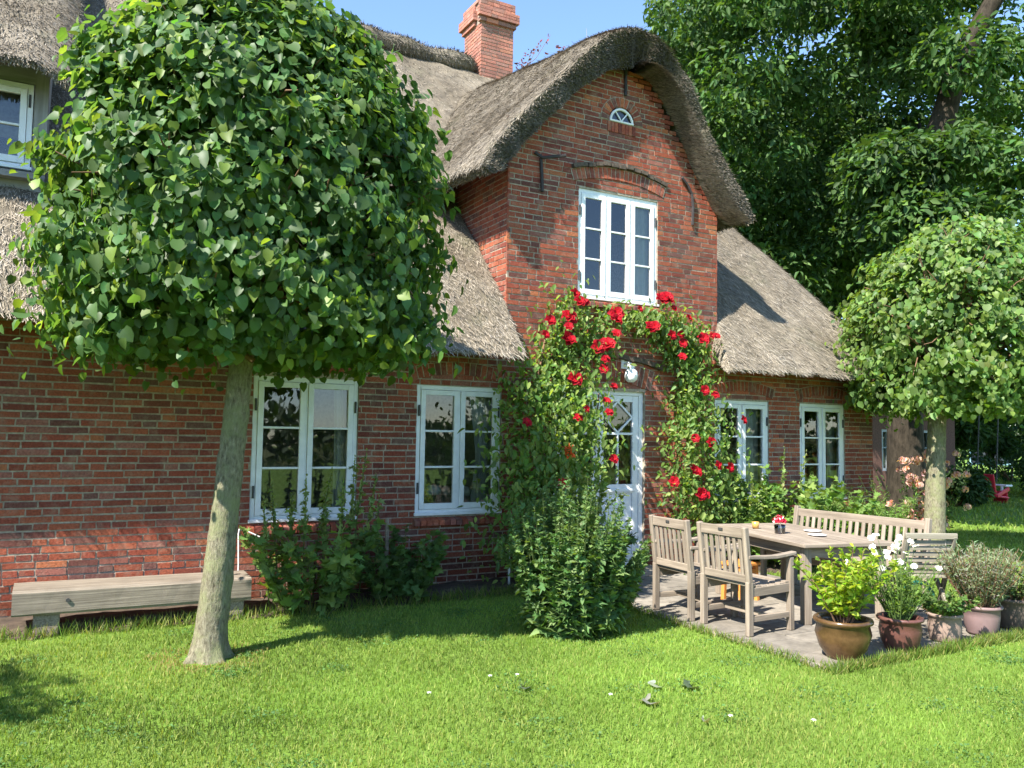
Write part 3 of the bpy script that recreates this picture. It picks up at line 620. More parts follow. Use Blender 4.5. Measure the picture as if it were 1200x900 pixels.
# ------------------------------------------------------------------ clipped lime trees
LZ = np.array([2.18, 2.26, 2.4, 2.64, 3.0, 3.5, 4.0, 4.4, 4.75, 5.0, 5.12]); LR = np.array([.6, .84, .95, 1.0, 1.0, .98, .92, .79, .59, .34, .05])
def lime(name, base, lean, hx_, hy_, zs, r0, cxo, n, seed, label, lc=(.084, .158, .052)):
    """zs scales heights; hx_, hy_ half widths; cxo crown offset"""
    global rng; rng = np.random.default_rng(seed)
    t = empty(name, base); tag(t, label, 'tree', 'clipped lime trees on the lawn')
    b = B(); k = 44; hs = np.array([0, .05, .12, .25, .6, 1.0, 1.5, 2.0, 2.5])*zs; rad = r0*np.array([1.75, 1.42, 1.2, 1.07, 1.0, .94, .86, .82, .75])
    hq = np.concatenate([np.linspace(0, .3, 14)[:-1], np.linspace(.3, 2.5*zs, 60)]); rad = np.interp(hq, hs, rad); hs = hq; V = []
    kn = [(rng.uniform(0, 6.28), rng.uniform(.3, 2.1), rng.uniform(.04, .08)) for _ in range(9)]
    for h, r in zip(hs, rad):
        for j in range(k):
            a = 2*math.pi*j/k; fl = max(0, 1-h/.22)**1.5
            rr = r*(1+.05*math.sin(3*a+1+h)+.03*math.sin(5*a+h*2)+fl*(.2*math.sin(4*a+.6)+.14*math.sin(7*a+2)))+.0035*math.sin(23*a+6*math.sin(h*9))+.002*math.sin(37*a-h*31)
            for (ka, kh, ks) in kn:
                da = (a-ka+math.pi) % (2*math.pi)-math.pi; dd = (da*r)**2+(h-kh)**2; rr += .014*math.exp(-dd/(ks*ks*.4))-.012*math.exp(-dd/(ks*ks*.06))
            V.append((lean*h/2+rr*math.cos(a), rr*math.sin(a), h-.03))
    b.add(V, [(i*k+j, i*k+(j+1) % k, (i+1)*k+(j+1) % k, (i+1)*k+j) for i in range(len(hs)-1) for j in range(k)]); b.build('trunk', BARK, t, smooth=True)
    def surf(m, depth):
        z = rng.uniform(2.2, 5.08, m); th = rng.uniform(0, 2*math.pi, m); r = np.interp(z, LZ, LR)*(1+.06*np.sin(3*th+z*2)+.05*np.sin(7*th+z*5)+.05*np.sin(z*9+th*2))
        dp = .1*(np.sin(5.3*th+2.1*z)*np.sin(4.1*z+th*1.7)+.6*np.sin(11*th+1)*np.sin(8.3*z)); f = 1-depth-np.clip(dp, -.03, .16)
        p = np.stack([cxo+hx_*r*f*np.cos(th)*np.abs(np.cos(th))**-.12, hy_*r*f*np.sin(th)*np.abs(np.sin(th))**-.12, 3.4+(z-3.4)*(1-.25*depth)], 1); o = np.stack([np.cos(th), np.sin(th), (z-3.3)*.55], 1)
        p[:, 2] *= zs; return p, unit(o)
    tb = B()
    for i in range(230):
        (p,), (o,) = surf(1, np.array([rng.uniform(.0, .1)]));
        if p[2] < 2.5*zs: p[2] += .35
        s = np.array([lean*1.05+rng.normal(0, .05), rng.normal(0, .05), (2.2+rng.uniform(0, 1.5))*zs]); mid = (s+p)/2+rng.normal(0, .12, 3)+np.array([0, 0, .12])
        tb.tube([s, s*.6+mid*.4, mid, mid*.4+p*.6+rng.normal(0, .05, 3), p], [.024, .019, .012, .008, .005], 5, (1, 1, 1), False)
    tb.build('branch', TWIG, t, smooth=True)
    fb = FB(); m = n
    p, o = surf(m, np.abs(rng.normal(0, .085, m))+.0)
    p += rng.normal(0, .05, (m, 3)); clump = np.sin(p[:, 0]*5.1+1)*np.sin(p[:, 1]*5.7)*np.sin(p[:, 2]*5.3+2); keep = rng.random(m) < .62+.95*clump; p, o = p[keep], o[keep]; m = len(p)
    nr = o*.75+UP*.35+rng.normal(0, .42, (m, 3)); tp = -UP*1.0+o*.45+rng.normal(0, .35, (m, 3))
    leaves(fb, p, nr, tp, np.clip(rng.normal(.071, .021, m), .03, .125), HEART, tints(m, lc, .36, (.18, .26, .055), .14))
    m = int(n*.3); p, o = surf(m, rng.uniform(.12, .45, m)); leaves(fb, p, o+rng.normal(0, .7, (m, 3)), -UP+rng.normal(0, .5, (m, 3)), rng.uniform(.08, .13, m), HEART, tints(m, (.09, .165, .05), .3))
    m = 620; p, o = surf(m, rng.uniform(-.13, -.04, m)); low = p[:, 2] < 2.6*zs
    p[low, 2] -= rng.uniform(0, .22, low.sum()); leaves(fb, p, o*.7+UP*.4+rng.normal(0, .4, (m, 3)), -UP*.8+o*.6+rng.normal(0, .3, (m, 3)), rng.uniform(.05, .095, m), HEART, tints(m, (.07, .14, .036), .3, (.15, .22, .04), .25))
    fb.build('crown', LEAF, t); return t
lime('lime_tree', (1.07, -1.82, 0), .15, 1.43, 1.1, 1.0, .105, .23, 31000, 31, 'large clipped lime tree with rounded crown beside the timber beam bench')
lime('lime_tree', (10.47, -1.26, 0), .12, 1.58, 1.45, .94, .135, .78, 24000, 32, 'clipped lime tree behind the slatted folding chair and garden bench', (.14, .225, .06))
lime('lime_tree', (-5.1, -3.6, 0), .1, 1.7, 1.5, 1.0, .13, .1, 9000, 33, 'third clipped lime tree beyond the left end of the beam bench')
rng = np.random.default_rng(77)

# ------------------------------------------------------------------ big trees behind
def leafclump_tree(name, base, trunk, limbs, clumps, nl, size, base_c, alt, label, tmat=BARKD, tm=OVAL, group='tall trees behind the house'):
    t = empty(name, base); tag(t, label, 'tree', group)
    b = B(); o = np.array(base)
    for pts, rad in trunk: b.tube(np.array(pts)-o, rad, 12)
    b.build('trunk', tmat, t, smooth=True)
    b = B()
    for pts, rad in limbs: b.tube(np.array(pts)-o, rad, 7)
    if limbs: b.build('limb', tmat, t, smooth=True)
    fb = FB()
    for (c, r, m) in clumps:
        c = np.array(c)-o; d = rdir(m); rad = r*np.cbrt(rng.uniform(.12, 1, (m, 1))); p = c+d*rad*np.array([1, 1, .62])
        q = rng.random(m) < .9; p, d = p[q], d[q]; m = len(p)
        leaves(fb, p, d*.5+UP*.7+rng.normal(0, .5, (m, 3)), d*.5-UP*.5+rng.normal(0, .6, (m, 3)), rng.uniform(.7, 1.3, m)*size, tm, tints(m, np.array(base_c)*rng.uniform(.8, 1.2), .28, alt, .12))
    fb.build('crown', LEAFD, t); return t
def blob_clumps(c, rx, ry, rz, k, r, m, hollow=.55, rej=None):
    out = []
    while len(out) < k:
        d = rdir(1)[0]; f = rng.uniform(hollow, 1)**.6; p = np.array(c)+d*f*np.array([rx, ry, rz])
        if rej is not None and rej(p): continue
        out.append((p, r*rng.uniform(.65, 1.25), int(m*rng.uniform(.7, 1.3))))
    return out
inhouse = lambda p: (p[0] < 12.3 and p[1] < 11.5 and p[2] < 9.3) or p[0] < .86*(p[1]+8.3)
tk = [([(15.72, 2.8, -.1), (15.68, 2.8, .25), (15.6, 2.78, .9), (15.52, 2.74, 2.35), (15.62, 2.6, 3.8), (15.72, 2.44, 5.02), (15.8, 2.3, 6.6), (15.92, 2.1, 8.22), (16.21, 1.83, 9.65), (16.78, 1.42, 10.91), (17.11, 1.14, 12.34)], [.6, .46, .38, .34, .32, .31, .28, .25, .21, .18, .14])]
lb = [([(15.8, 2.3, 6.6), (17.3, 3.6, 8.0), (18.6, 4.4, 9.6)], [.15, .1, .05])]
cl = blob_clumps((16.8, 6.0, 10.2), 5.2, 4.6, 5.6, 110, 1.05, 560, .35, lambda p: inhouse(p) or (p[1] < 2.6 and abs(p[0]-16.2) < 1.1))
cl += blob_clumps((15.3, 1.3, 5.6), 2.4, 1.0, 2.6, 32, .8, 480, .3, inhouse)
cl += blob_clumps((17.2, 6.5, 9.4), 4.4, 3.4, 4.4, 34, 1.7, 420, .0, lambda p: inhouse(p) or p[1] < 4.2)
cl += blob_clumps((16.5, 1.6, 11.0), 2.6, 2.0, 2.4, 16, .9, 480, .6, lambda p: inhouse(p) or (p[1] < 2.2 and abs(p[0]-16.4) < .9))
leafclump_tree('oak_tree', (15.72, 2.8, 0), tk, lb, cl, 0, .17, (.05, .104, .027), (.1, .175, .04), 'big old oak with thick dark trunk past the house end')
tk = [([(16.5, 14, -.1), (16.5, 14, 4), (16.3, 13.8, 8), (16, 13.5, 13)], [.5, .42, .32, .1])]
leafclump_tree('maple_tree', (16.5, 14, 0), tk, [([(16.4, 13.9, 6), (14.5, 12.5, 9.5), (13.6, 11.5, 12)], [.2, .12, .05])], blob_clumps((16.6, 13.2, 10.0), 4.6, 3.6, 6.6, 135, 1.25, 480, .3, inhouse)+blob_clumps((17.5, 14, 9.0), 3.6, 3.0, 6.0, 40, 1.9, 330, .0, inhouse), 0, .2, (.062, .125, .032), (.12, .2, .045), 'tall leafy maple rising behind the thatched gable')
tk = [([(25, 11, -.1), (25, 11, 5), (24.6, 11, 9), (24.5, 10.6, 14)], [.45, .36, .26, .08])]
leafclump_tree('maple_tree', (25, 11, 0), tk, [([(25, 11, 5), (23.6, 9.5, 9)], [.2, .06])], blob_clumps((24.6, 10.6, 9.2), 6.0, 4.6, 6.6, 105, 1.25, 380, .4)+blob_clumps((24.8, 11, 9.2), 5.0, 3.6, 5.6, 36, 2.0, 330, 0)+blob_clumps((28.6, 9.0, 2.9), 5.0, 3.0, 1.3, 40, .8, 330, .2), 0, .22, (.055, .115, .03), (.11, .19, .042), 'dark spreading maple on the lawn beyond the oak')
tk = [([(33, 19, -.1), (33, 19, 4), (32.6, 18.5, 11)], [.4, .3, .06])]
leafclump_tree('maple_tree', (33, 19, 0), tk, [], blob_clumps((32.5, 18.5, 8), 7, 5, 6.6, 90, 1.5, 170, .4), 0, .32, (.05, .1, .028), (.11, .18, .04), 'far tree with low crown at the end of the lawn')
def bush(name, base, rx, ry, rz, k, r, m, size, c, alt, label, group=None, z0=.1):
    t = empty(name, base); tag(t, label, 'shrub', group); b = B()
    for i in range(9):
        a = rng.uniform(0, 6.28); e = np.array([math.cos(a)*rx*.6, math.sin(a)*ry*.6, rz*rng.uniform(.9, 1.5)]); b.tube([(0, 0, 0), e*.5+rng.normal(0, .05, 3), e], [.03, .02, .008], 5)
    b.build('stem', TWIG, t); fb = FB()
    for (p, rr, mm) in blob_clumps((0, 0, rz+z0), rx, ry, rz, k, r, m, .3):
        d = rdir(mm); q = p+d*rr*np.cbrt(rng.uniform(.1, 1, (mm, 1))); q[:, 2] = np.abs(q[:, 2]-.03)+.03
        leaves(fb, q, d*.6+UP*.6+rng.normal(0, .4, (mm, 3)), d+rng.normal(0, .6, (mm, 3)), rng.uniform(.7, 1.3, mm)*size, OVAL, tints(mm, c, .28, alt, .12))
    fb.build('foliage', LEAFD, t); return t
G = 'dark shrubs at the end of the lawn'
for i, (x_, y_, s_, lab) in enumerate(((27.6, 6.0, 1.0, 'low dark shrub just behind the red swing seat'), (31.5, 7.2, 1.35, 'wide dark shrub at the right edge of the back lawn'), (29.0, 13.5, 1.5, 'rounded shrub between the outbuilding and the trampoline'), (41, 20.5, 2.0, 'farthest shrub behind the trampoline net'), (20.9, 5.1, .5, 'small shrub at the corner of the outbuilding'), (46, 13, 2.4, 'tall shrub to the right of the trampoline'), (52, 28, 2.6, 'far pale shrub left of the trampoline'), (36.2, 12.4, 1.9, 'dense shrub closing the view behind the swing ropes'), (60, 20, 4.2, 'broad far bush closing the view right of the trampoline'))):
    bush('shrub', (x_, y_, 0), 1.5*s_, 1.4*s_, .95*s_, 22, .55*s_, 130, .14*max(1, s_*.8), (.035, .075, .022) if i != 6 else (.11, .18, .05), (.09, .15, .04), lab, G)

# ------------------------------------------------------------------ outbuilding, swing, trampoline, far treeline
ob = empty('outbuilding', (18.9, 6, 0)); tag(ob, 'low dark brick outbuilding with white windows behind the oak trunk', 'building')
b = B(); wins = [(.25, .8, .9, 2.0), (1.7, 2.3, .9, 2.0), (-1.3, -.7, .9, 2.0)]
us = sorted({-2.2, 3.4} | {w[0] for w in wins} | {w[1] for w in wins})
for a, c in zip(us[:-1], us[1:]):
    z = [(-.05, 2.7)]
    for w in wins:
        if w[0] <= a+1e-6 and c <= w[1]+1e-6: z = [(-.05, w[2]), (w[3], 2.7)]
    for p, q in z: b.box(a, c, 0, .3, p, q, (.75, .7, .7))
b.box(3.1, 3.4, .3, 6, -.05, 2.7); b.box(-2.2, -1.9, .3, 6, -.05, 2.7); b.box(-1.9, 3.1, 2.0, 2.1, -.05, 2.7)
OBW = m_plain('dark_brick', (.12, .06, .045), .9, .5, 30); b.build('wall', OBW, ob)
b = B(); b.beam((-2.5, -.35, 2.65), (-2.5, 3, 5.2), .01, .01)
b.add([(-2.5, -.4, 2.62), (3.7, -.4, 2.62), (3.7, 3, 5.3), (-2.5, 3, 5.3), (3.7, 6.4, 2.62), (-2.5, 6.4, 2.62)], [(0, 1, 2, 3), (3, 2, 4, 5), (1, 4, 2), (0, 3, 5)]); b.build('roof', OBW, ob)
for w in wins:
    f = B(); f.box(w[0], w[0]+.07, .02, .1, w[2], w[3]); f.box(w[1]-.07, w[1], .02, .1, w[2], w[3]); f.box(w[0]+.07, w[1]-.07, .021, .1, w[3]-.07, w[3]); f.box(w[0]+.07, w[1]-.07, .021, .1, w[2], w[2]+.07)
    mxx = (w[0]+w[1])/2; f.box(mxx-.05, mxx+.05, .022, .1, w[2]+.07, w[3]-.07); f.box(w[0]+.07, w[1]-.07, .03, .09, 1.5, 1.53); fo = f.build('window', m_paint('grey_paint', (.3, .33, .35)) if w is wins[0] else bpy.data.materials['grey_paint'], ob)
    gq = B(); gq.add([(w[0]+.07, .06, w[2]+.07), (w[1]-.07, .06, w[2]+.07), (w[1]-.07, .06, w[3]-.07), (w[0]+.07, .06, w[3]-.07)], [(0, 1, 2, 3)]); gq.build('pane', GLASS, fo)
    cu = B(); cu.box(w[0]+.06, w[1]-.06, .2, .22, w[2], w[3]-.2); cu.build('curtain', CURT, fo)
RED = m_plain('red_plastic', (.62, .03, .05), .35, .1)
sw = empty('swing', (23.05, 5.36, 0)); tag(sw, 'red plastic swing seat hanging low on dark ropes over the back lawn', 'swing')
b = B(); s_ = .36
b.beam((-.28, 0, .22), (.3, 0, .16), .5, .06, (0, 0, 1)); b.beam((-.3, 0, .2), (-.42, .0, .82), .5, .06, (1, 0, 0)); b.beam((-.3, -.25, .22), (.28, -.25, .42), .05, .12); b.beam((-.3, .25, .22), (.28, .25, .42), .05, .12); b.beam((.3, 0, .0), (.3, 0, .34), .4, .05, (1, 0, 0)); b.build('seat', RED, sw, bevel=.03)
b = B(); b.tube([(.05, -.28, .5), (.35, -.28, .5), (.38, 0, .5), (.35, .28, .5), (.05, .28, .5)], .03, 6); b.tube([(.38, 0, .5), (.34, 0, .1)], .035, 6); b.build('safety_bar', PAINT, sw)
for s_ in (-1, 1):
    b = B(); b.tube([(-.35, s_*.27, .6), (-.15, s_*.27, 3.0), (0, s_*.3, 6.5)], .018, 5); b.build('rope', CHARC, sw)
BLUE = m_plain('pale_blue_steel', (.3, .52, .62), .4, .1); NET = m_plain('dark_net', (.03, .04, .05), .8)
tr = empty('trampoline', (42.5, 17.0, 0)); tr.scale = (.62, .62, .8); tag(tr, 'trampoline with pale blue posts and dark safety net far across the lawn', 'trampoline')
b = B(); b.lathe([(1.75, .72), (1.75, .82), (1.55, .82), (1.55, .72), (1.75, .72)], 24); b.build('rim', BLUE, tr)
b = B(); b.lathe([(1.5, .75), (1.52, 2.6)], 24); b.lathe([(.01, .78), (1.55, .78)], 24); b.build('net', NET, tr)
for i in range(6):
    a = i*math.pi/3+.5; b = B(); b.tube([(1.72*math.cos(a), 1.72*math.sin(a), 0), (1.72*math.cos(a), 1.72*math.sin(a), 2.75)], .05, 6); b.build('post', BLUE, tr)
fb = FB(); m = 26000
xx = rng.uniform(-160, 160, m); base_y = np.where(np.arange(m) % 3 == 0, 75, -70); hgt = 5+3.5*np.sin(xx*.11)+2*np.sin(xx*.37+1); p = np.stack([xx, base_y+rng.normal(0, 3, m), rng.uniform(0, 1, m)**.8*hgt+.2], 1)
k = (p[:, 1] < 0) & (np.abs(p[:, 0]-30) < 36); p[k, 2] *= .5
q = rng.normal(0, 1, (5000, 3))*np.array([3, 3.0, 1.6])+np.array([-18, -50, 6.6]); q2 = np.stack([rng.uniform(-20, 60, 9000), -31+rng.normal(0, .4, 9000), rng.uniform(0, .85, 9000)], 1); q3 = np.stack([-18+rng.normal(0, .1, 500), -50+rng.normal(0, .12, 500), rng.uniform(0, 6, 500)], 1)
sz_ = np.concatenate([rng.uniform(.7, 1.5, m), rng.uniform(.2, .35, 5000), rng.uniform(.15, .3, 9000), rng.uniform(.2, .3, 500)]); p = np.concatenate([p, q, q2, q3]); m = len(p)
leaves(fb, p, rng.normal(0, 1, (m, 3)), rng.normal(0, 1, (m, 3)), sz_, OVAL, tints(m, (.04, .075, .025), .3))
tag(fb.build('treeline', LEAFD), 'distant belt of trees closing the fields around the garden', kind='stuff')

# ------------------------------------------------------------------ beam bench, stakes
bb = empty('beam_bench', (.75, -.44, 0)); tag(bb, 'rough grey timber beam bench on two blocks against the brick wall', 'bench')
b = B(); V = []; n = 26
for i in range(n):
    x_ = -.97+1.84*i/(n-1); zz = .385-.015*(i/(n-1)); j = lambda: random.uniform(-.0012, .0012)
    for (y_, z_) in ((-.19, .185-.015*i/(n-1)), (-.2, .2), (-.2, zz-.02), (-.175, zz), (.17, zz+.01), (.19, zz-.02), (.19, .185)): V.append((x_, y_+j(), z_+j()))
F = [(i*7+k, i*7+(k+1) % 7, (i+1)*7+(k+1) % 7, (i+1)*7+k) for i in range(n-1) for k in range(7)]+[tuple(range(7))[::-1], tuple((n-1)*7+k for k in range(7))]
b.add(V, F, gc=[(v[0], v[1], v[2]) for v in V]); b.build('seat_beam', OAKB, bb)
b = B(); b.tube([(-.58, -.215, .29), (-.58, -.19, .29)], .016, 10, (.12, .1, .08)); b.build('bolt_hole', CHARC, bb)
for x0_ in (-.82, .63):
    b = B(); b.box(x0_, x0_+.19, -.16, .14, -.02, .205); b.build('leg', OAKB, bb, bevel=.012)
def stake(pts, r, label, mt=PAINT):
    b = B(); b.tube(pts, r, 7); tag(b.build('garden_stake', mt), label, 'stake')
stake([(1.6, -.13, 0), (1.6, -.13, .4), (1.59, -.13, .7), (1.595, -.13, .745), (1.64, -.13, .74), (1.8, -.15, .66), (1.82, -.15, .56)], .007, 'thin white metal hook behind the right end of the beam bench')
stake([(3.02, -.3, 0), (3.02, -.3, .82)], .022, 'short pale wooden stake in the bushes under the first window', TEAK)
stake([(4.39, -.4, 0), (4.39, -.4, .45)], .012, 'short white plant marker below the second window sill')

# ------------------------------------------------------------------ wall lamp
lp = empty('wall_lamp', (6.21, 0, 2.5)); tag(lp, 'white round lamp fixed on the brick arch over the door', 'lamp')
b = B(); b.lathe([(.0, -.088), (.042, -.083), (.075, -.052), (.087, 0), (.075, .05), (.042, .08), (.03, .1)], 20, (0, -.15, -.06)); b.build('globe', m_plain('opal_glass', (.82, .83, .82), .2, .04), lp, smooth=True)
b = B(); b.lathe([(.0, .0), (.045, .0), (.045, .05), (.0, .055)], 14, (0, -.15, .035)); b.tube([(0, -.15, .08), (0, -.08, .1), (0, -.005, .09)], .016, 8); b.box(-.05, .05, -.014, -.002, .03, .15); b.build('bracket', PAINT, lp)

# ------------------------------------------------------------------ garden furniture
def armchair(loc, rz, label):
    t = empty('garden_armchair', loc, rz); tag(t, label, 'chair', 'teak armchairs along the table')
    w = .57
    for s_ in (-1, 1):
        b = B(); b.beam((s_*.265, .0, 0), (s_*.265, .0, .45), .045, .06, (0, 1, 0)); b.beam((s_*.265, .0, .44), (s_*.265, -.055, .905), .045, .05, (0, 1, 0)); b.build('leg', TEAK, t, bevel=.008)
        b = B(); b.beam((s_*.265, .5, 0), (s_*.265, .5, .63), .05, .055, (0, 1, 0)); b.build('leg', TEAK, t, bevel=.008)
        b = B(); pts = [(.0-.03, .655), (.15, .645), (.3, .64), (.42, .648), (.55, .66)]
        for p, q in zip(pts[:-1], pts[1:]): b.beam((s_*.265, p[0], p[1]), (s_*.265, q[0]+.004, q[1]), .06, .03)
        b.build('armrest', TEAK, t, bevel=.006)
        b = B(); b.beam((s_*.265, .03, .14), (s_*.265, .475, .14), .03, .05); b.beam((s_*.265, .025, .36), (s_*.265, .475, .37), .03, .075); b.build('side_rail', TEAK, t, bevel=.004)
    b = B(); b.beam((-.24, .25, .14), (.24, .25, .14), .04, .035); b.build('stretcher', TEAK, t, bevel=.004)
    b = B()
    for k in range(7):
        y_ = .035+k*.07; z_ = .415-.02*math.sin(k/6*math.pi); b.beam((-.275, y_, z_), (.275, y_, z_), .058, .02)
    b.build('seat', TEAK, t, bevel=.004)
    b = B(); b.beam((-.24, -.05, .855), (.24, -.05, .855), .028, .085); b.beam((-.24, -.004, .47), (.24, -.004, .47), .028, .065)
    for k in range(7):
        x_ = -.2+k*.0667; b.beam((x_, -.006, .49), (x_, -.046, .82), .036, .016, (0, 1, 0))
    bk = b.build('backrest', TEAK, t, bevel=.004)
    b = B(); b.box(-.025, .025, -.071, -.066, .855, .878); b.build('plaque', CHARC, bk)
    return t
armchair((5.15, -2.9, .03), R_(-88), 'weathered teak armchair nearest the lawn, left of the potted shrub')
armchair((5.12, -2.24, .03), R_(-93), 'weathered teak armchair close to the door, behind the other one')
tb = empty('garden_table', (6.52, -2.42, .03), R_(-13)); tag(tb, 'long weathered teak table on the paved patio', 'table')
b = B(); TL, TWd = .86, .49
for i in range(8):
    x_ = -TWd+.05+(2*TWd-.1)/8*(i+.5); b.beam((x_, -TL+.08, .705), (x_, TL-.08, .705), (2*TWd-.1)/8-.006, .03)
for s_ in (-1, 1): b.beam((-TWd, s_*(TL-.04), .706), (TWd, s_*(TL-.04), .706), .075, .032); b.beam((s_*(TWd-.025), -TL+.08, .706), (s_*(TWd-.025), TL-.08, .706), .05, .032)
b.build('tabletop', TEAK, tb, bevel=.004)
b = B()
for s_ in (-1, 1): b.beam((s_*.4, -TL+.14, .635), (s_*.4, TL-.14, .635), .03, .1); b.beam((-.36, s_*(TL-.13), .635), (.36, s_*(TL-.13), .635), .03, .1)
b.build('apron', TEAK, tb, bevel=.004)
for sx in (-1, 1):
    for sy in (-1, 1):
        b = B(); b.beam((sx*.4, sy*(TL-.12), 0), (sx*.4, sy*(TL-.12), .688), .075, .075, (0, 1, 0)); b.build('leg', TEAK, tb, bevel=.006)
gb = empty('garden_bench', (7.55, -2.31, .03), R_(92)); tag(gb, 'long slatted teak garden bench on the far side of the table', 'bench')
L = .8
for s_ in (-1, 1):
    b = B(); b.beam((s_*L, 0, 0), (s_*L, 0, .44), .055, .06, (0, 1, 0)); b.beam((s_*L, 0, .43), (s_*L, -.07, .885), .055, .055, (0, 1, 0)); b.build('leg', TEAK, gb, bevel=.008)
    b = B(); b.beam((s_*L, .5, 0), (s_*L, .5, .6), .055, .055, (0, 1, 0)); b.build('leg', TEAK, gb, bevel=.008)
    b = B(); b.beam((s_*L, -.04, .62), (s_*L, .56, .61), .065, .03); b.build('armrest', TEAK, gb, bevel=.006)
b = B()
for k in range(6): b.beam((-L-.02, .03+k*.09, .42), (L+.02, .03+k*.09, .42), .075, .022)
b.beam((-L, .48, .37), (L, .48, .37), .03, .07); b.build('seat', TEAK, gb, bevel=.004)
b = B(); b.beam((-L+.025, -.062, .815), (L-.025, -.062, .815), .03, .085); b.beam((-L+.025, -.004, .47), (L-.025, -.004, .47), .03, .05)
for k in range(19): x_ = -.72+k*.08; b.beam((x_, -.006, .49), (x_, -.055, .78), .042, .016, (0, 1, 0))
b.build('backrest', TEAK, gb, bevel=.004)
GTEAK = m_wood('grey_teak', (.17, .15, .11), (.36, .33, .26))
fc = empty('folding_chair', (7.0, -3.5, .03), R_(-28)); tag(fc, 'grey slatted folding chair at the near right corner of the table', 'chair')
b = B()
for s_ in (-1, 1): b.beam((s_*.21, .22, 0), (s_*.215, -.12, .8), .03, .045, (0, 1, 0))
b.build('frame', GTEAK, fc, bevel=.005)
for s_ in (-1, 1):
    b = B(); b.beam((s_*.18, -.2, 0), (s_*.18, .2, .44), .028, .04, (0, 1, 0)); b.build('leg', GTEAK, fc, bevel=.005)
b = B(); b.beam((-.235, -.12, .8), (.235, -.12, .8), .03, .05)
for k in range(6): f = .74-k*.055; yy = .22-.34*f/.8; b.beam((-.2, yy, f), (.2, yy, f), .014, .038)
b.build('backrest', GTEAK, fc, bevel=.003)
b = B()
for k in range(6): b.beam((-.2, -.06+k*.065, .43), (.2, -.06+k*.065, .43), .05, .018)
b.build('seat', GTEAK, fc, bevel=.003)
st = empty('stool', (6.22, -1.98, .03), R_(10)); tag(st, 'bright orange wooden stool standing under the table', 'stool')
b = B(); b.box(-.16, .16, -.14, .14, .36, .39); b.build('seat', ORANGE, st, bevel=.006)
for sx in (-1, 1):
    for sy in (-1, 1): b = B(); b.beam((sx*.13, sy*.11, 0), (sx*.12, sy*.1, .36), .045, .04, (0, 1, 0)); b.build('leg', ORANGE, st, bevel=.005)
b = B(); b.beam((-.12, -.11, .3), (.12, -.11, .3), .02, .06); b.build('apron', ORANGE, st)
# things on the table (top at z = .752)
ZT = .754
gv = empty('flower_glass', (6.32, -2.42, ZT)); tag(gv, 'glass of red and white flowers standing on the table', 'vase')
b = B(); b.lathe([(0, .0), (.05, .0), (.055, .08), (.05, .083), (.045, .01), (0, .008)], 18); b.build('vase', GLASS, gv, smooth=True)
fb = FB(); m = 260; d = rdir(m); d[:, 2] = np.abs(d[:, 2]); leaves(fb, np.array([0, 0, .1])+d*rng.uniform(.03, .075, (m, 1)), d+.3*rdir(m), UP+rdir(m), .03, OVAL, tints(m, (.55, .02, .05), .3, (.7, .5, .5), .2)); fb.build('bouquet', PETAL, gv)
b = B(); b.tube([(0, 0, .01), (.01, 0, .1)], .003, 4); b.tube([(.02, 0, .01), (-.01, .01, .1)], .003, 4); b.build('stalk', LEAFD, gv)
cd = empty('candle_glass', (6.42, -2.0, ZT)); tag(cd, 'small amber tea light glass at the far end of the table', 'candle')
b = B(); b.lathe([(0, 0), (.032, 0), (.038, .065), (.034, .066), (.03, .01), (0, .01)], 16); b.build('holder', m_glaze('amber_glass', (.5, .25, .06), (.65, .4, .12)), cd, smooth=True)
b = B(); b.lathe([(0, .012), (.026, .012), (.026, .035), (0, .036)], 12); b.build('wax', PAINT, cd)
def plate(x_, y_, label):
    b = B(); b.lathe([(0, .004), (.055, .004), (.085, .014), (.087, .012), (.05, .0), (0, .0)], 22); o = b.build('plate', PAINT, smooth=True); o.location = (x_, y_, ZT); tag(o, label, 'plate')
plate(6.5, -2.72, 'white saucer in the middle of the table'); plate(6.75, -2.45, 'white saucer beside the flower glass near the bench')

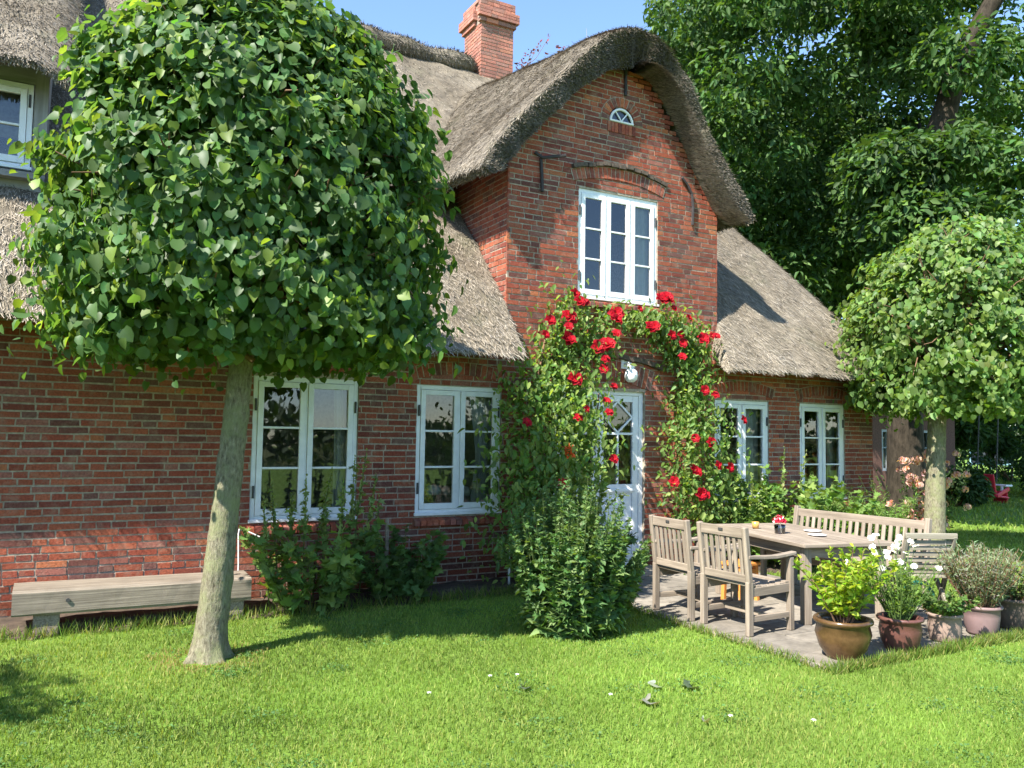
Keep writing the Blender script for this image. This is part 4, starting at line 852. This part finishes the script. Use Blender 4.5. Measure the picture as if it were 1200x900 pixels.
# ------------------------------------------------------------------ pots and their plants
def pot(name, loc, prof, mt, label, soil_r, soil_z, group='potted plants along the patio edge'):
    t = empty(name, loc); tag(t, label, 'plant pot', group); b = B(); b.lathe(prof, 36); b.build('pot', mt, t, smooth=True)
    b = B(); V = [(soil_r*math.cos(a), soil_r*math.sin(a), soil_z) for a in np.linspace(0, 2*math.pi, 24)[:-1]]; b.add(V, [tuple(range(23))]); b.build('soil', SOIL, t); return t
def prof(rb, rm, rr, h, lip=.018, foot=0):
    return [(0, .005), (rb*.96, .005), (rb, .02), (rb+(rm-rb)*.6, h*.28), (rm, h*.62), (rr-.006, h*.86), (rr+lip, h*.9), (rr+lip+.004, h*.95), (rr+lip-.004, h), (rr-.012, h*.99), (rr-.02, h*.85), (rr-.03, h*.6)]
def shoots(fb, tb, m, h, r, spread, leafn, size, tmpl, col, alt=None, z0=0, lean=.35, up_=.6, r0=.06, pa=.15, droop=0):
    for i in range(m):
        a = rng.uniform(0, 6.28); q = rng.uniform(0, 1)**.5; s = np.array([math.cos(a)*r0*q, math.sin(a)*r0*q, z0]); hh = h*rng.uniform(.6, 1.0)*(1-.3*q*spread); e = s+np.array([math.cos(a)*r*q, math.sin(a)*r*q, hh])
        mid = s*.5+e*.5+np.array([0, 0, h*.06])+rng.normal(0, r*.06, 3); ctl = [s, mid, e]; tb.tube(ctl, [.006, .004, .002], 4, (1, 1, 1), False)
        t = rng.uniform(.12, 1.02, leafn)[:, None]; p = s*(1-t)**2+2*mid*t*(1-t)+e*t*t; d = unit(rng.normal(0, 1, (leafn, 3))*np.array([1, 1, .3])+UP*(up_-droop*t))
        leaves(fb, p+d*.004, UP*.8-d*.4+rng.normal(0, .4, (leafn, 3)), d, rng.uniform(.7, 1.25, leafn)*size*(1.1-.35*t[:, 0]), tmpl, tints(leafn, col, .22, alt, pa))
GL1 = m_glaze('brown_glaze', (.05, .026, .012), (.135, .075, .032), .22); GL2 = m_glaze('oxblood_glaze', (.08, .032, .027), (.16, .065, .05), .45)
PT3 = m_plain('rose_clay', (.27, .19, .15), .8, .2, 9); PT4 = m_plain('mauve_clay', (.22, .145, .14), .6, .12, 9); PT5 = m_plain('dark_clay', (.1, .075, .06), .7, .3, 9)
t = pot('flower_pot', (5.32, -3.97, .03), prof(.13, .205, .195, .3, .02), GL1, 'round brown glazed pot with a yellow green citrus shrub', .17, .26)
fb, tb2 = FB(), B(); shoots(fb, tb2, 26, .62, .36, .5, 52, .065, OVAL, (.21, .32, .035), (.36, .42, .05), .25, pa=.25); tb2.build('stem', TWIG, t); fb.build('foliage', LEAF, t)
t = pot('flower_pot', (5.95, -4.0, .03), prof(.12, .16, .155, .26), GL2, 'dark red glazed pot with tall herbs and white daisies', .13, .22)
fb, tb2 = FB(), B(); shoots(fb, tb2, 34, .6, .3, .4, 34, .045, NARROW, (.11, .19, .035), (.2, .28, .06), .21, pa=.2); shoots(fb, tb2, 14, .5, .22, .4, 26, .05, OVAL, (.17, .26, .04), None, .21)
for i in range(26):
    a = rng.uniform(0, 6.28); q = rng.uniform(.05, .34) if i < 20 else rng.uniform(.3, .6); c = np.array([math.cos(a)*q*.8+.12, abs(math.sin(a))*q+.02, rng.uniform(.6, .88) if i < 20 else rng.uniform(.35, .65)]); tb2.tube([np.array([c[0]*.2, c[1]*.2, .22]), c*.6+np.array([0, 0, .15]), c], [.004, .003, .002], 4, (1, 1, 1), False)
    k = 12; an = np.arange(k)*2*math.pi/k; n0 = unit(np.array([-.3, -.6, .8])+rng.normal(0, .3, 3)); u_ = unit(np.cross(n0, UP)); v_ = np.cross(n0, u_); d = np.cos(an)[:, None]*u_+np.sin(an)[:, None]*v_
    leaves(fb, c+d*.004, np.tile(n0, (k, 1)), d, .027, (OVAL[0]*np.array([1.2, 1, .3]), OVAL[1]), np.tile([.82, .82, .8], (k, 1)))
tb2.build('stem', LEAFD, t).data.attributes['tint'].data.foreach_set('color', np.tile(np.array([.09, .15, .04, 1], np.float32), tb2.n)); fb.build('foliage', LEAFD, t)
t = pot('flower_pot', (6.55, -3.98, .03), prof(.115, .13, .128, .23, .012), PT3, 'pale pink clay pot with a low green geranium', .11, .2)
fb, tb2 = FB(), B(); shoots(fb, tb2, 26, .2, .24, .2, 26, .05, LOBE, (.08, .15, .035), (.15, .23, .05), .19, r0=.08, droop=.7); tb2.build('stem', TWIG, t); fb.build('foliage', LEAFD, t)
t = pot('flower_pot', (7.08, -3.97, .03), prof(.115, .145, .15, .25, .014), PT4, 'mauve clay pot with a grey lavender bush', .13, .22)
fb, tb2 = FB(), B(); shoots(fb, tb2, 150, .6, .3, .35, 40, .06, NARROW, (.2, .25, .14), (.3, .27, .25), .2, r0=.09, pa=.12, up_=1.3); tb2.build('stem', TWIG, t); fb.build('foliage', LEAFD, t)
t = pot('flower_pot', (7.58, -3.95, .03), prof(.13, .17, .17, .27, .014), PT5, 'dark brown pot with a green bush at the end of the row', .15, .23)
fb, tb2 = FB(), B(); shoots(fb, tb2, 40, .5, .34, .35, 30, .05, OVAL, (.09, .14, .05), (.16, .22, .08), .2, r0=.08); tb2.build('stem', TWIG, t); fb.build('foliage', LEAFD, t)
b = B(); b.tube([(6.62, -3.5, .3), (6.72, -3.5, .385), (6.86, -3.5, .41), (7.0, -3.5, .39), (7.1, -3.5, .3), (7.13, -3.5, .03)], .022, 8); b.tube([(6.62, -3.5, .3), (6.6, -3.5, .03)], .022, 8)
tag(b.build('garden_hose', m_plain('green_rubber', (.02, .16, .12), .35, .15), smooth=True), 'looped dark green hose between the geranium and the lavender pot', 'hose')

# ------------------------------------------------------------------ climbing roses
def rose_bloom(r):
    fb = FB()
    for ring, (k, rad, tilt) in enumerate(((6, 1.0, .25), (6, .8, .6), (5, .55, 1.0), (4, .3, 1.6))):
        an = np.arange(k)*2*math.pi/k+ring*.7; d = np.stack([np.cos(an), np.sin(an), np.zeros(k)], 1)
        n0 = unit(UP+d*-.4*tilt); leaves(fb, d*r*rad*.25, n0-d*tilt*.3, d+UP*tilt, r*rad*1.0, (OVAL[0]*np.array([2.1, .95, 2.0]), OVAL[1]), tints(k, np.array((.56, .008, .022))*(.55+.15*ring), .2), .15)
    return fb
BL = None
def rose(base, label, seeds, poly_c, m, blooms, canes, lc=(.125, .215, .048), bright=(.24, .32, .08), group='red climbing roses round the door'):
    global BL
    t = empty('climbing_rose', base); tag(t, label, 'climbing rose', group); o = np.array(base)
    b = B()
    for pts, r in canes: b.tube(np.array(pts)-o, r, 6)
    b.build('cane', TWIG, t, smooth=True)
    fb = FB()
    for (c, rx, rz, k) in poly_c:
        k = int(k*(1.25 if c[1] > 1.7 else .95))
        sc_ = 1.0
        q = rng.normal(0, 1, (k, 3))*np.array([rx*.48, .11, rz*.48]); out_ = .42*np.clip((2.5-c[1])/.8, 0, 1)*(1 if c[0] < 6 else .5); sc_ = (8.1-out_)/8.1; p = np.array([c[0]*sc_, -.2-out_, 1.67+(c[1]-1.67)*sc_])+q*np.array([1, 1+out_*1.6, 1]); p[:, 1] = np.minimum(p[:, 1], -.03-rng.random(k)*.05)
        cl = np.sin(p[:, 0]*17)*np.sin(p[:, 2]*15+1); p = p[rng.random(len(p)) < .75+.6*cl]; kk = len(p); dd = rdir(kk)
        leaves(fb, p-o, dd*.6+np.array([-.2, -.6, .5]), dd-UP*.4, rng.uniform(.045, .1, kk), OVAL, tints(kk, lc, .3, bright, .3))
    fb.build('foliage', LEAF, t)
    for i, (x_, z_, r) in enumerate(blooms):
        y_ = -.36-rng.uniform(0, .1)-(.5 if x_ < 6 else .25)*min(1, max(0, (2.5-z_)/.8))
        sc_ = (8.3+y_)/7.95; x_ *= sc_; z_ = 1.67+(z_-1.67)*sc_
        if BL is None: bo = rose_bloom(1.0).build('blossom', PETAL, t); BL = bo
        else: bo = BL.copy(); COL.objects.link(bo); bo.parent = t
        r *= 1.03; bo.scale = (r, r, r); bo.location = np.array([x_, y_, z_])-o; bo.rotation_euler = (R_(rng.uniform(50, 85)), rng.uniform(-.3, .3), rng.uniform(-.6, .3))
LBL = [(5.25, 3.34, .07), (5.31, 3.26, .065), (5.37, 3.25, .06), (5.15, 3.07, .075), (5.21, 3.05, .07), (4.91, 3.0, .065), (5.15, 2.81, .08), (5.2, 2.8, .06), (5.58, 2.74, .08), (5.66, 2.76, .075), (5.72, 2.79, .08), (5.83, 3.15, .085), (5.85, 3.09, .07), (5.26, 2.35, .08), (5.22, 2.37, .05), (5.68, 2.6, .05), (5.66, 2.48, .05), (5.81, 2.28, .04), (5.7, 2.1, .045), (5.74, 1.97, .045), (4.62, 1.83, .05), (5.11, 1.14, .06), (5.81, 1.42, .05), (4.85, 2.83, .05), (5.16, 2.95, .05), (5.84, 2.92, .05), (5.3, 1.9, .05), (5.42, 2.0, .04)]
CL = [((5.3, 3.1), .45, .4, 420), ((5.2, 2.75), .5, .35, 480), ((5.7, 2.85), .35, .4, 300), ((5.1, 2.35), .5, .4, 520), ((5.4, 2.25), .45, .4, 420), ((4.95, 1.95), .65, .5, 800), ((5.35, 1.75), .5, .5, 620), ((4.75, 1.5), .6, .45, 720), ((5.1, 1.3), .7, .5, 820), ((4.75, 1.0), .65, .5, 760), ((5.3, .9), .5, .5, 520), ((4.55, .6), .4, .5, 420), ((5.62, 1.5), .18, .5, 120), ((6.0, 3.2), .3, .14, 130), ((4.62, 2.25), .22, .4, 170)]
cn_ = [([(4.95, -.3, 0), (4.9, -.2, .8), (5.05, -.15, 1.8), (5.2, -.12, 2.6), (5.3, -.12, 3.2)], .016), ([(5.0, -.3, 0), (5.2, -.2, 1.0), (5.3, -.15, 2.0), (5.6, -.12, 2.7), (5.9, -.1, 3.15), (6.3, -.1, 3.25)], .014), ([(4.9, -.3, 0), (4.6, -.2, 1.0), (4.8, -.15, 2.0), (5.0, -.12, 2.9)], .012), ([(5.05, -.3, 0), (5.5, -.18, .9), (5.68, -.15, 1.6), (5.75, -.12, 2.2)], .01), ([(5.95, -.14, 3.0), (5.93, -.16, 2.8), (5.98, -.16, 2.62)], .03)]
rose((4.98, -.3, 0), 'tall climbing rose with red blooms left of the door', 0, CL, 0, LBL, cn_)
RBL = [(6.19, 3.24, .04), (6.52, 3.4, .075), (6.6, 3.42, .08), (6.66, 3.4, .06), (6.36, 3.04, .075), (6.42, 3.05, .06), (6.69, 2.96, .06), (7.21, 2.95, .075), (6.87, 2.87, .055), (6.72, 3.3, .04), (6.83, 2.98, .05), (7.23, 2.29, .06), (7.4, 2.24, .05), (7.07, 1.68, .05), (7.34, 1.63, .06), (7.1, 1.27, .065), (7.05, 1.29, .06), (6.73, 1.14, .06), (7.17, .98, .075), (7.24, .98, .06), (7.46, 1.34, .055), (7.66, 1.31, .06), (7.9, 1.93, .055), (6.86, 2.7, .05), (6.38, 3.01, .05), (6.97, 3.2, .045), (7.35, 3.0, .04), (7.43, 3.0, .045)]
CR = [((6.4, 3.12), .35, .2, 260), ((6.75, 3.12), .4, .3, 380), ((7.15, 2.95), .35, .3, 330), ((6.95, 2.75), .4, .3, 360), ((7.2, 2.5), .35, .4, 400), ((7.1, 2.1), .35, .4, 380), ((7.35, 1.9), .4, .4, 400), ((7.05, 1.6), .4, .4, 420), ((7.5, 1.5), .45, .4, 460), ((7.1, 1.15), .45, .4, 480), ((7.5, 1.0), .5, .45, 520), ((7.15, .7), .4, .4, 380), ((7.7, .6), .4, .4, 360)]
cn_ = [([(7.35, -.3, 0), (7.25, -.2, .8), (7.2, -.15, 1.8), (7.15, -.12, 2.6), (6.9, -.1, 3.0), (6.5, -.1, 3.2)], .015), ([(7.4, -.3, 0), (7.5, -.2, 1.0), (7.35, -.15, 2.0), (7.25, -.12, 2.9)], .012), ([(7.35, -.3, 0), (7.0, -.2, .9), (7.0, -.15, 1.7), (7.2, -.12, 2.4)], .012)]
rose((7.38, -.3, 0), 'climbing rose with red blooms right of the door, arching under the upper window', 0, CR, 0, RBL, cn_)

# ------------------------------------------------------------------ other plants
def plant(name, loc, label, cat, specs, mt=LEAFD, group=None, extra=None):
    t = empty(name, loc); tag(t, label, cat, group); fb, tb_ = FB(), B()
    for s in specs: shoots(fb, tb_, **s)
    if extra: extra(fb, tb_)
    o = tb_.build('stem', mt, t); o.data.attributes['tint'].data.foreach_set('color', np.tile(np.array([.1, .14, .045, 1], np.float32), tb_.n)); fb.build('foliage', mt, t); return t
def spikes(pts, n=60, col=(.26, .32, .12), w=.065):
    def f(fb, tb_):
        for (p, q) in pts:
            p, q = np.array(p, float), np.array(q, float); tb_.tube([p, (p+q)/2+rng.normal(0, .02, 3), q], [.007, .005, .003], 4, (1, 1, 1), False); t = rng.uniform(.55, 1.03, n)[:, None]; d = rdir(n); leaves(fb, p+(q-p)*t+d*w*.4*(1.05-t), d, d+UP, w*1.5*(1.25-t[:, 0]), OVAL, tints(n, col, .25))
            t = rng.uniform(.1, .65, 9)[:, None]; d = unit(rdir(9)*np.array([1, 1, .2])); leaves(fb, p+(q-p)*t, UP+.5*rdir(9), d-UP*.2, .13, LOBE, tints(9, (.16, .24, .06), .2)); t = rng.uniform(.5, .98, 12)[:, None]; d = unit(rdir(12)*np.array([1, 1, .3])); leaves(fb, p+(q-p)*t, UP+.5*rdir(12), d+UP*.1, .075, LOBE, tints(12, (.22, .3, .09), .2))
    return f
plant('hollyhock', (2.2, -.55, 0), 'leafy hollyhock clump under the window behind the lime tree', 'plant', [dict(m=22, h=1.0, r=.5, spread=.6, leafn=26, size=.115, tmpl=LOBE, col=(.12, .2, .05), alt=(.2, .28, .07), r0=.3, droop=.5)], extra=spikes([((-.3, 0, .1), (-.42, -.05, 1.2)), ((-.2, 0, .1), (-.24, -.05, 1.12)), ((.35, 0, .1), (.35, -.08, 1.42)), ((.1, 0, .1), (.08, -.05, 1.1)), ((.45, 0, .1), (.6, 0, 1.28)), ((.2, -.1, .1), (.22, -.15, 1.2)), ((-.4, 0, .1), (-.5, -.1, 1.05)), ((.3, -.05, .1), (.45, -.12, 1.5)), ((-.1, -.05, .1), (-.12, -.1, 1.25)), ((.0, 0, .1), (.12, -.1, 1.3))]))
plant('hollyhock', (3.1, -.5, 0), 'dark green leafy bush below the second ground floor window', 'plant', [dict(m=26, h=.82, r=.45, spread=.6, leafn=30, size=.1, tmpl=LOBE, col=(.09, .16, .045), alt=(.16, .24, .06), r0=.3, droop=.5)], extra=spikes([((-.3, 0, .1), (-.25, 0, 1.05))], 40))
def mug(fb, tb_):
    for i in range(120):
        a = rng.uniform(0, 6.28); q = math.sqrt(rng.random()); s = np.array([math.cos(a)*.34*q, math.sin(a)*.3*q, 0]); h = (1.36-.45*q*q-.25*max(0, math.cos(a))*q)*rng.uniform(.7, 1.05); e = s+np.array([math.cos(a)*.4*q, math.sin(a)*.32*q, h])
        mid = (s+e)/2+np.array([math.cos(a)*.08*q, 0, .1]); tb_.tube([s, mid, e], [.006, .004, .002], 4, (1, 1, 1), False); n = 74; t = rng.uniform(.04, 1.02, n)[:, None]; p = s*(1-t)**2+2*mid*t*(1-t)+e*t*t; d = unit(rng.normal(0, 1, (n, 3))*np.array([1, 1, .25])+UP*(.15+.7*t)); sz = .105*(1.1-t[:, 0])+.022
        leaves(fb, p, UP-d*.3+rng.normal(0, .45, (n, 3)), d, sz*rng.uniform(.7, 1.2, n), LOBE if i % 2 else OVAL, tints(n, (.095, .175, .055), .22, (.17, .25, .08), .22))
def mug2(fb, tb_):
    mug(fb, tb_)
    for i in range(46):
        a = rng.uniform(0, 6.28); q = math.sqrt(rng.random()); s = np.array([math.cos(a)*.34*q, math.sin(a)*.28*q, .2]); h = rng.uniform(.9, 1.34)-.25*max(0, math.cos(a))*q; e = np.array([s[0]*1.25, s[1]*1.2, h]); tb_.tube([s, (s+e)/2, e], [.005, .004, .002], 4, (1, 1, 1), False)
        n = 70; t = rng.uniform(.35, 1.02, n)[:, None]; d = unit(rng.normal(0, 1, (n, 3))*np.array([1, 1, .2])+UP*.9); leaves(fb, s+(e-s)*t, UP-d*.3+rng.normal(0, .4, (n, 3)), d, (.075*(1.12-t[:, 0])+.018), NARROWB, tints(n, (.12, .2, .065), .2, (.19, .27, .1), .25))
NARROWB = (NARROW[0]*np.array([2.4, 1, 1]), NARROW[1])
plant('mugwort', (4.0, -2.3, 0), 'bushy green herb clump standing alone on the lawn before the door', 'plant', [], extra=mug2)
plant('mallow', (5.0, -.62, 0), 'pale green mallow with lobed leaves growing among the left rose', 'plant', [dict(m=26, h=1.5, r=.42, spread=.3, leafn=30, size=.085, tmpl=LOBE, col=(.15, .22, .045), alt=(.24, .3, .08), r0=.25, droop=.4), dict(m=16, h=.8, r=.5, spread=.4, leafn=22, size=.13, tmpl=LOBE, col=(.07, .13, .035), r0=.25, droop=.6)],
      extra=lambda fb, tb_: (spikes([((-.15, 0, .3), (-.25, -.1, 1.75))], 60)(fb, tb_), leaves(fb, np.array([-.13, -.22, 1.52])+rdir(60)*.05, rdir(60), rdir(60), .05, OVAL, tints(60, (.75, .16, .04), .3))))
plant('mallow', (8.25, -.45, 0), 'bright green large leaved mallow below the window right of the door', 'plant', [dict(m=64, h=1.3, r=.65, spread=.35, leafn=32, size=.125, tmpl=LOBE, col=(.13, .22, .045), alt=(.22, .3, .08), r0=.4, droop=.5)], extra=spikes([((.2, 0, .2), (.28, 0, 1.55)), ((.4, 0, .2), (.75, .05, 1.5)), ((-.35, -.05, .2), (-.4, -.1, 1.2))], 50))
plant('mallow', (8.95, -.5, 0), 'bright green mallow clump standing under the last window of the facade', 'plant', [dict(m=50, h=1.15, r=.55, spread=.35, leafn=30, size=.115, tmpl=LOBE, col=(.14, .23, .05), alt=(.2, .29, .07), r0=.35, droop=.5)])
plant('fern', (9.75, -.55, 0), 'feathery light green fern beside the last window', 'plant', [dict(m=90, h=1.1, r=.55, spread=.3, leafn=60, size=.11, tmpl=NARROW, col=(.14, .24, .05), alt=(.2, .3, .08), r0=.3)])
def pinkro(fb, tb_):
    for i in range(75):
        c = np.array([rng.normal(.0, .34), rng.normal(-.2, .15), rng.uniform(.5, 1.5)]); k = 20; d = rdir(k); leaves(fb, c+d*.03, d, UP+d, .07, OVAL, tints(k, (.68, .4, .38), .2, (.75, .58, .5), .3))
plant('pink_rose_bush', (10.75, -.75, 0), 'rose bush with pale pink flowers at the house corner', 'plant', [dict(m=34, h=1.35, r=.5, spread=.3, leafn=30, size=.06, tmpl=OVAL, col=(.06, .11, .03), alt=(.12, .18, .04), r0=.25)], extra=pinkro)
t = empty('creeper', (7.2, 4.7, 8.35)); tag(t, 'thin twigs of red leaved creeper beside the chimney', 'plant'); b = B(); fb = FB()
for e in ((.35, 0, .55), (.75, 0, .95), (1.05, .1, .75), (.5, 0, .75), (1.45, 0, .72), (.15, 0, .2)):
    e = np.array(e); b.tube([(0, 0, 0), e*.5+np.array([.06, 0, -.06]), e], [.008, .005, .003], 4); k = 12; tq = rng.uniform(.35, 1.05, k)[:, None]; leaves(fb, e*tq+rng.normal(0, .05, (k, 3)), rdir(k), rdir(k), rng.uniform(.04, .1, k), OVAL, tints(k, (.22, .06, .07), .3, (.12, .06, .09), .3))
b.build('stem', TWIG, t); fb.build('foliage', LEAFD, t)

# ------------------------------------------------------------------ fallen leaves, daisies, grass
for i, (x_, y_, s_, lab) in enumerate(((3.29, -4.16, .15, 'curled grey fallen leaf alone in the middle of the lawn'), (3.55, -3.9, .12, 'pale fallen leaf beside another on the lawn'), (3.74, -4.02, .15, 'dark dry fallen leaf right of the others'), (3.38, -4.57, .07, 'small pale fallen leaf closest to the camera'), (2.75, -3.55, .1, 'dark green fallen leaf nearest the lime trunk'))):
    fb = FB(); leaves(fb, np.zeros((2, 3))+np.array([[0, 0, 0], [.04, .05, 0]]), np.array([[.1, -.15, 1], [-.25, .1, 1]]), np.array([[1, .3, .1], [.3, 1, .15]]), np.array([s_, s_*.7]), (HEART[0]*np.array([1, 1, 2.2]), HEART[1]), tints(2, (.3, .33, .26) if i in (0, 1, 3) else (.1, .13, .09), .15))
    o = fb.build('fallen_leaf', LEAFD); o.location = (x_, y_, .03); o.scale = (.85, .85, .85); tag(o, lab, 'leaf', 'dry leaves lying on the lawn')
dz = None
for i in range(6):
    x_, y_ = rng.uniform(.2, 5.2), rng.uniform(-4.9, -2.6)
    if dz is None:
        fb = FB(); k = 10; an = np.arange(k)*2*math.pi/k; d = np.stack([np.cos(an), np.sin(an), np.full(k, .1)], 1); leaves(fb, d*.004, np.tile(UP, (k, 1)), d, .013, (OVAL[0]*np.array([1.3, 1, .3]), OVAL[1]), np.tile([.8, .8, .78], (k, 1))); o = fb.build('daisy', PETAL); dz = o
        tag(o, 'tiny white daisy in the mown grass', 'flower', 'daisies in the lawn')
    else: o = dz.copy(); COL.objects.link(o)
    o.location = (x_, y_, .052)
rng = np.random.default_rng(5)
def grass(m, xr, yr, hgt, wid, dens=None):
    x_ = rng.uniform(*xr, m); y_ = rng.uniform(*yr, m)
    bad = ((x_ > PX0) & (x_ < PX1) & (y_ > PY0+.0)) | ((y_ > -.6+.06*np.sin(x_*3.1)) & (x_ < 11.2) & (y_ < 11)) | ((x_-1.07)**2+(y_+1.82)**2 < .2**2)
    if dens is not None: bad |= rng.random(m) > dens(x_, y_)
    x_, y_ = x_[~bad], y_[~bad]; m = len(x_)
    pat = .5+.5*np.sin(x_*2.3+1.3*np.sin(y_*1.9))*np.sin(y_*2.7+1.1*np.sin(x_*1.3)); pat2 = .5+.5*np.sin(x_*9+2*np.sin(y_*7))*np.sin(y_*11+x_*3)
    h = hgt*rng.uniform(.55, 1.25, m)*(.8+.35*pat2); a = rng.uniform(0, 6.28, m); ln = rng.uniform(.15, .9, m)*h; w = wid*rng.uniform(.7, 1.3, m)/2
    p = np.stack([x_, y_, np.zeros(m)], 1); s = np.stack([np.cos(a), np.sin(a), 0*a], 1); b_ = rng.uniform(0, 6.28, m); l = np.stack([np.cos(b_)*ln, np.sin(b_)*ln, h], 1)
    mid = p+l*np.array([.35, .35, .6]); V = np.stack([p-s*w[:, None], p+s*w[:, None], mid+s*w[:, None]*.8, mid-s*w[:, None]*.8, p+l], 1).reshape(-1, 3); i = np.arange(m)[:, None]*5
    c = np.array([.185, .28, .05])*(.66+.5*pat[:, None]+.16*np.sin(x_*.7+2*np.sin(y_*.6))[:, None])*rng.uniform(.75, 1.25, (m, 1)); pat3 = np.sin(x_*1.1+2*np.sin(y_*.8))*np.sin(y_*1.6+1.5*np.sin(x_*.9)+1); k = rng.random(m) < .14+.3*np.clip(pat3, 0, 1); c[k] = np.array([.3, .34, .09])*rng.uniform(.7, 1.2, (k.sum(), 1))
    r_ = np.hypot(x_-1.07, y_+1.82); k = (r_ < .46) & (rng.random(m) < .7*(1.25-r_/.46)); c[k] = np.array([.3, .22, .09])
    return V, [i+np.array([0, 1, 2, 3]), i+np.array([3, 2, 4])], np.repeat(c, 5, 0)
for args in ((420000, (-2.6, 7.4), (-6.6, -.45), .032, .0055, lambda x, y: np.clip(1.25-.10*np.hypot(x, y+8.3), .3, 1)), (90000, (7.3, 16), (-7.5, 4), .045, .011, None), (60000, (15, 42), (-6, 26), .09, .03, None), (26000, (-9, -2.5), (-8, -.5), .06, .012, None)):
    V, F, c = grass(*args); o = mk('grass', V, F, GRASS, None, c); tag(o, kind='stuff')
cl_ = np.stack([rng.uniform(-1.5, 7, 130), rng.uniform(-6.2, -1.0, 130)], 1); cl_ = cl_[(cl_[:, 0] < PX0-.2) | (cl_[:, 1] < PY0-.2)]
q = np.repeat(cl_, 95, 0)+rng.normal(0, 1, (len(cl_)*95, 2))*rng.uniform(.06, .16, (len(cl_), 1)).repeat(95, 0); q = q[~((q[:, 0] > PX0) & (q[:, 1] > PY0-.05))]; m = len(q)
fb = FB(); leaves(fb, np.column_stack([q, rng.uniform(.012, .036, m)]), UP+rng.normal(0, .35, (m, 3)), rdir(m)*np.array([1, 1, .2]), rng.uniform(.010, .022, m), (OVAL[0]*np.array([1.5, 1, 1]), OVAL[1]), tints(m, (.085, .17, .045), .25))
tag(fb.build('clover', LEAFD), kind='stuff')
# tall uncut grass at the wall foot and round the trunk
rng = np.random.default_rng(8)
for (m, xr, yr, hh) in ((2600, (-1.5, 5), (-.68, -.52), .11), (3000, (4.95, 8), (-4.2, -4.1), .085), (1500, (4.93, 5.02), (-4.1, -.6), .07)):
    x_ = rng.uniform(*xr, m); y_ = rng.uniform(*yr, m); h = hh*rng.uniform(.5, 1.3, m); a = rng.uniform(0, 6.28, m); s = np.stack([np.cos(a), np.sin(a), 0*a], 1)*.004; p = np.stack([x_, y_, 0*x_], 1); l = np.stack([rng.normal(0, .4, m)*h, rng.normal(0, .4, m)*h, h], 1); V = np.stack([p-s, p+s, p+l*.55+s*.7, p+l*.55-s*.7, p+l], 1).reshape(-1, 3); i = np.arange(m)[:, None]*5
    o = mk('grass', V, [i+np.array([0, 1, 2, 3]), i+np.array([3, 2, 4])], GRASS, None, np.repeat(tints(m, (.13, .2, .035), .3, (.28, .27, .09), .2), 5, 0)); tag(o, kind='stuff')
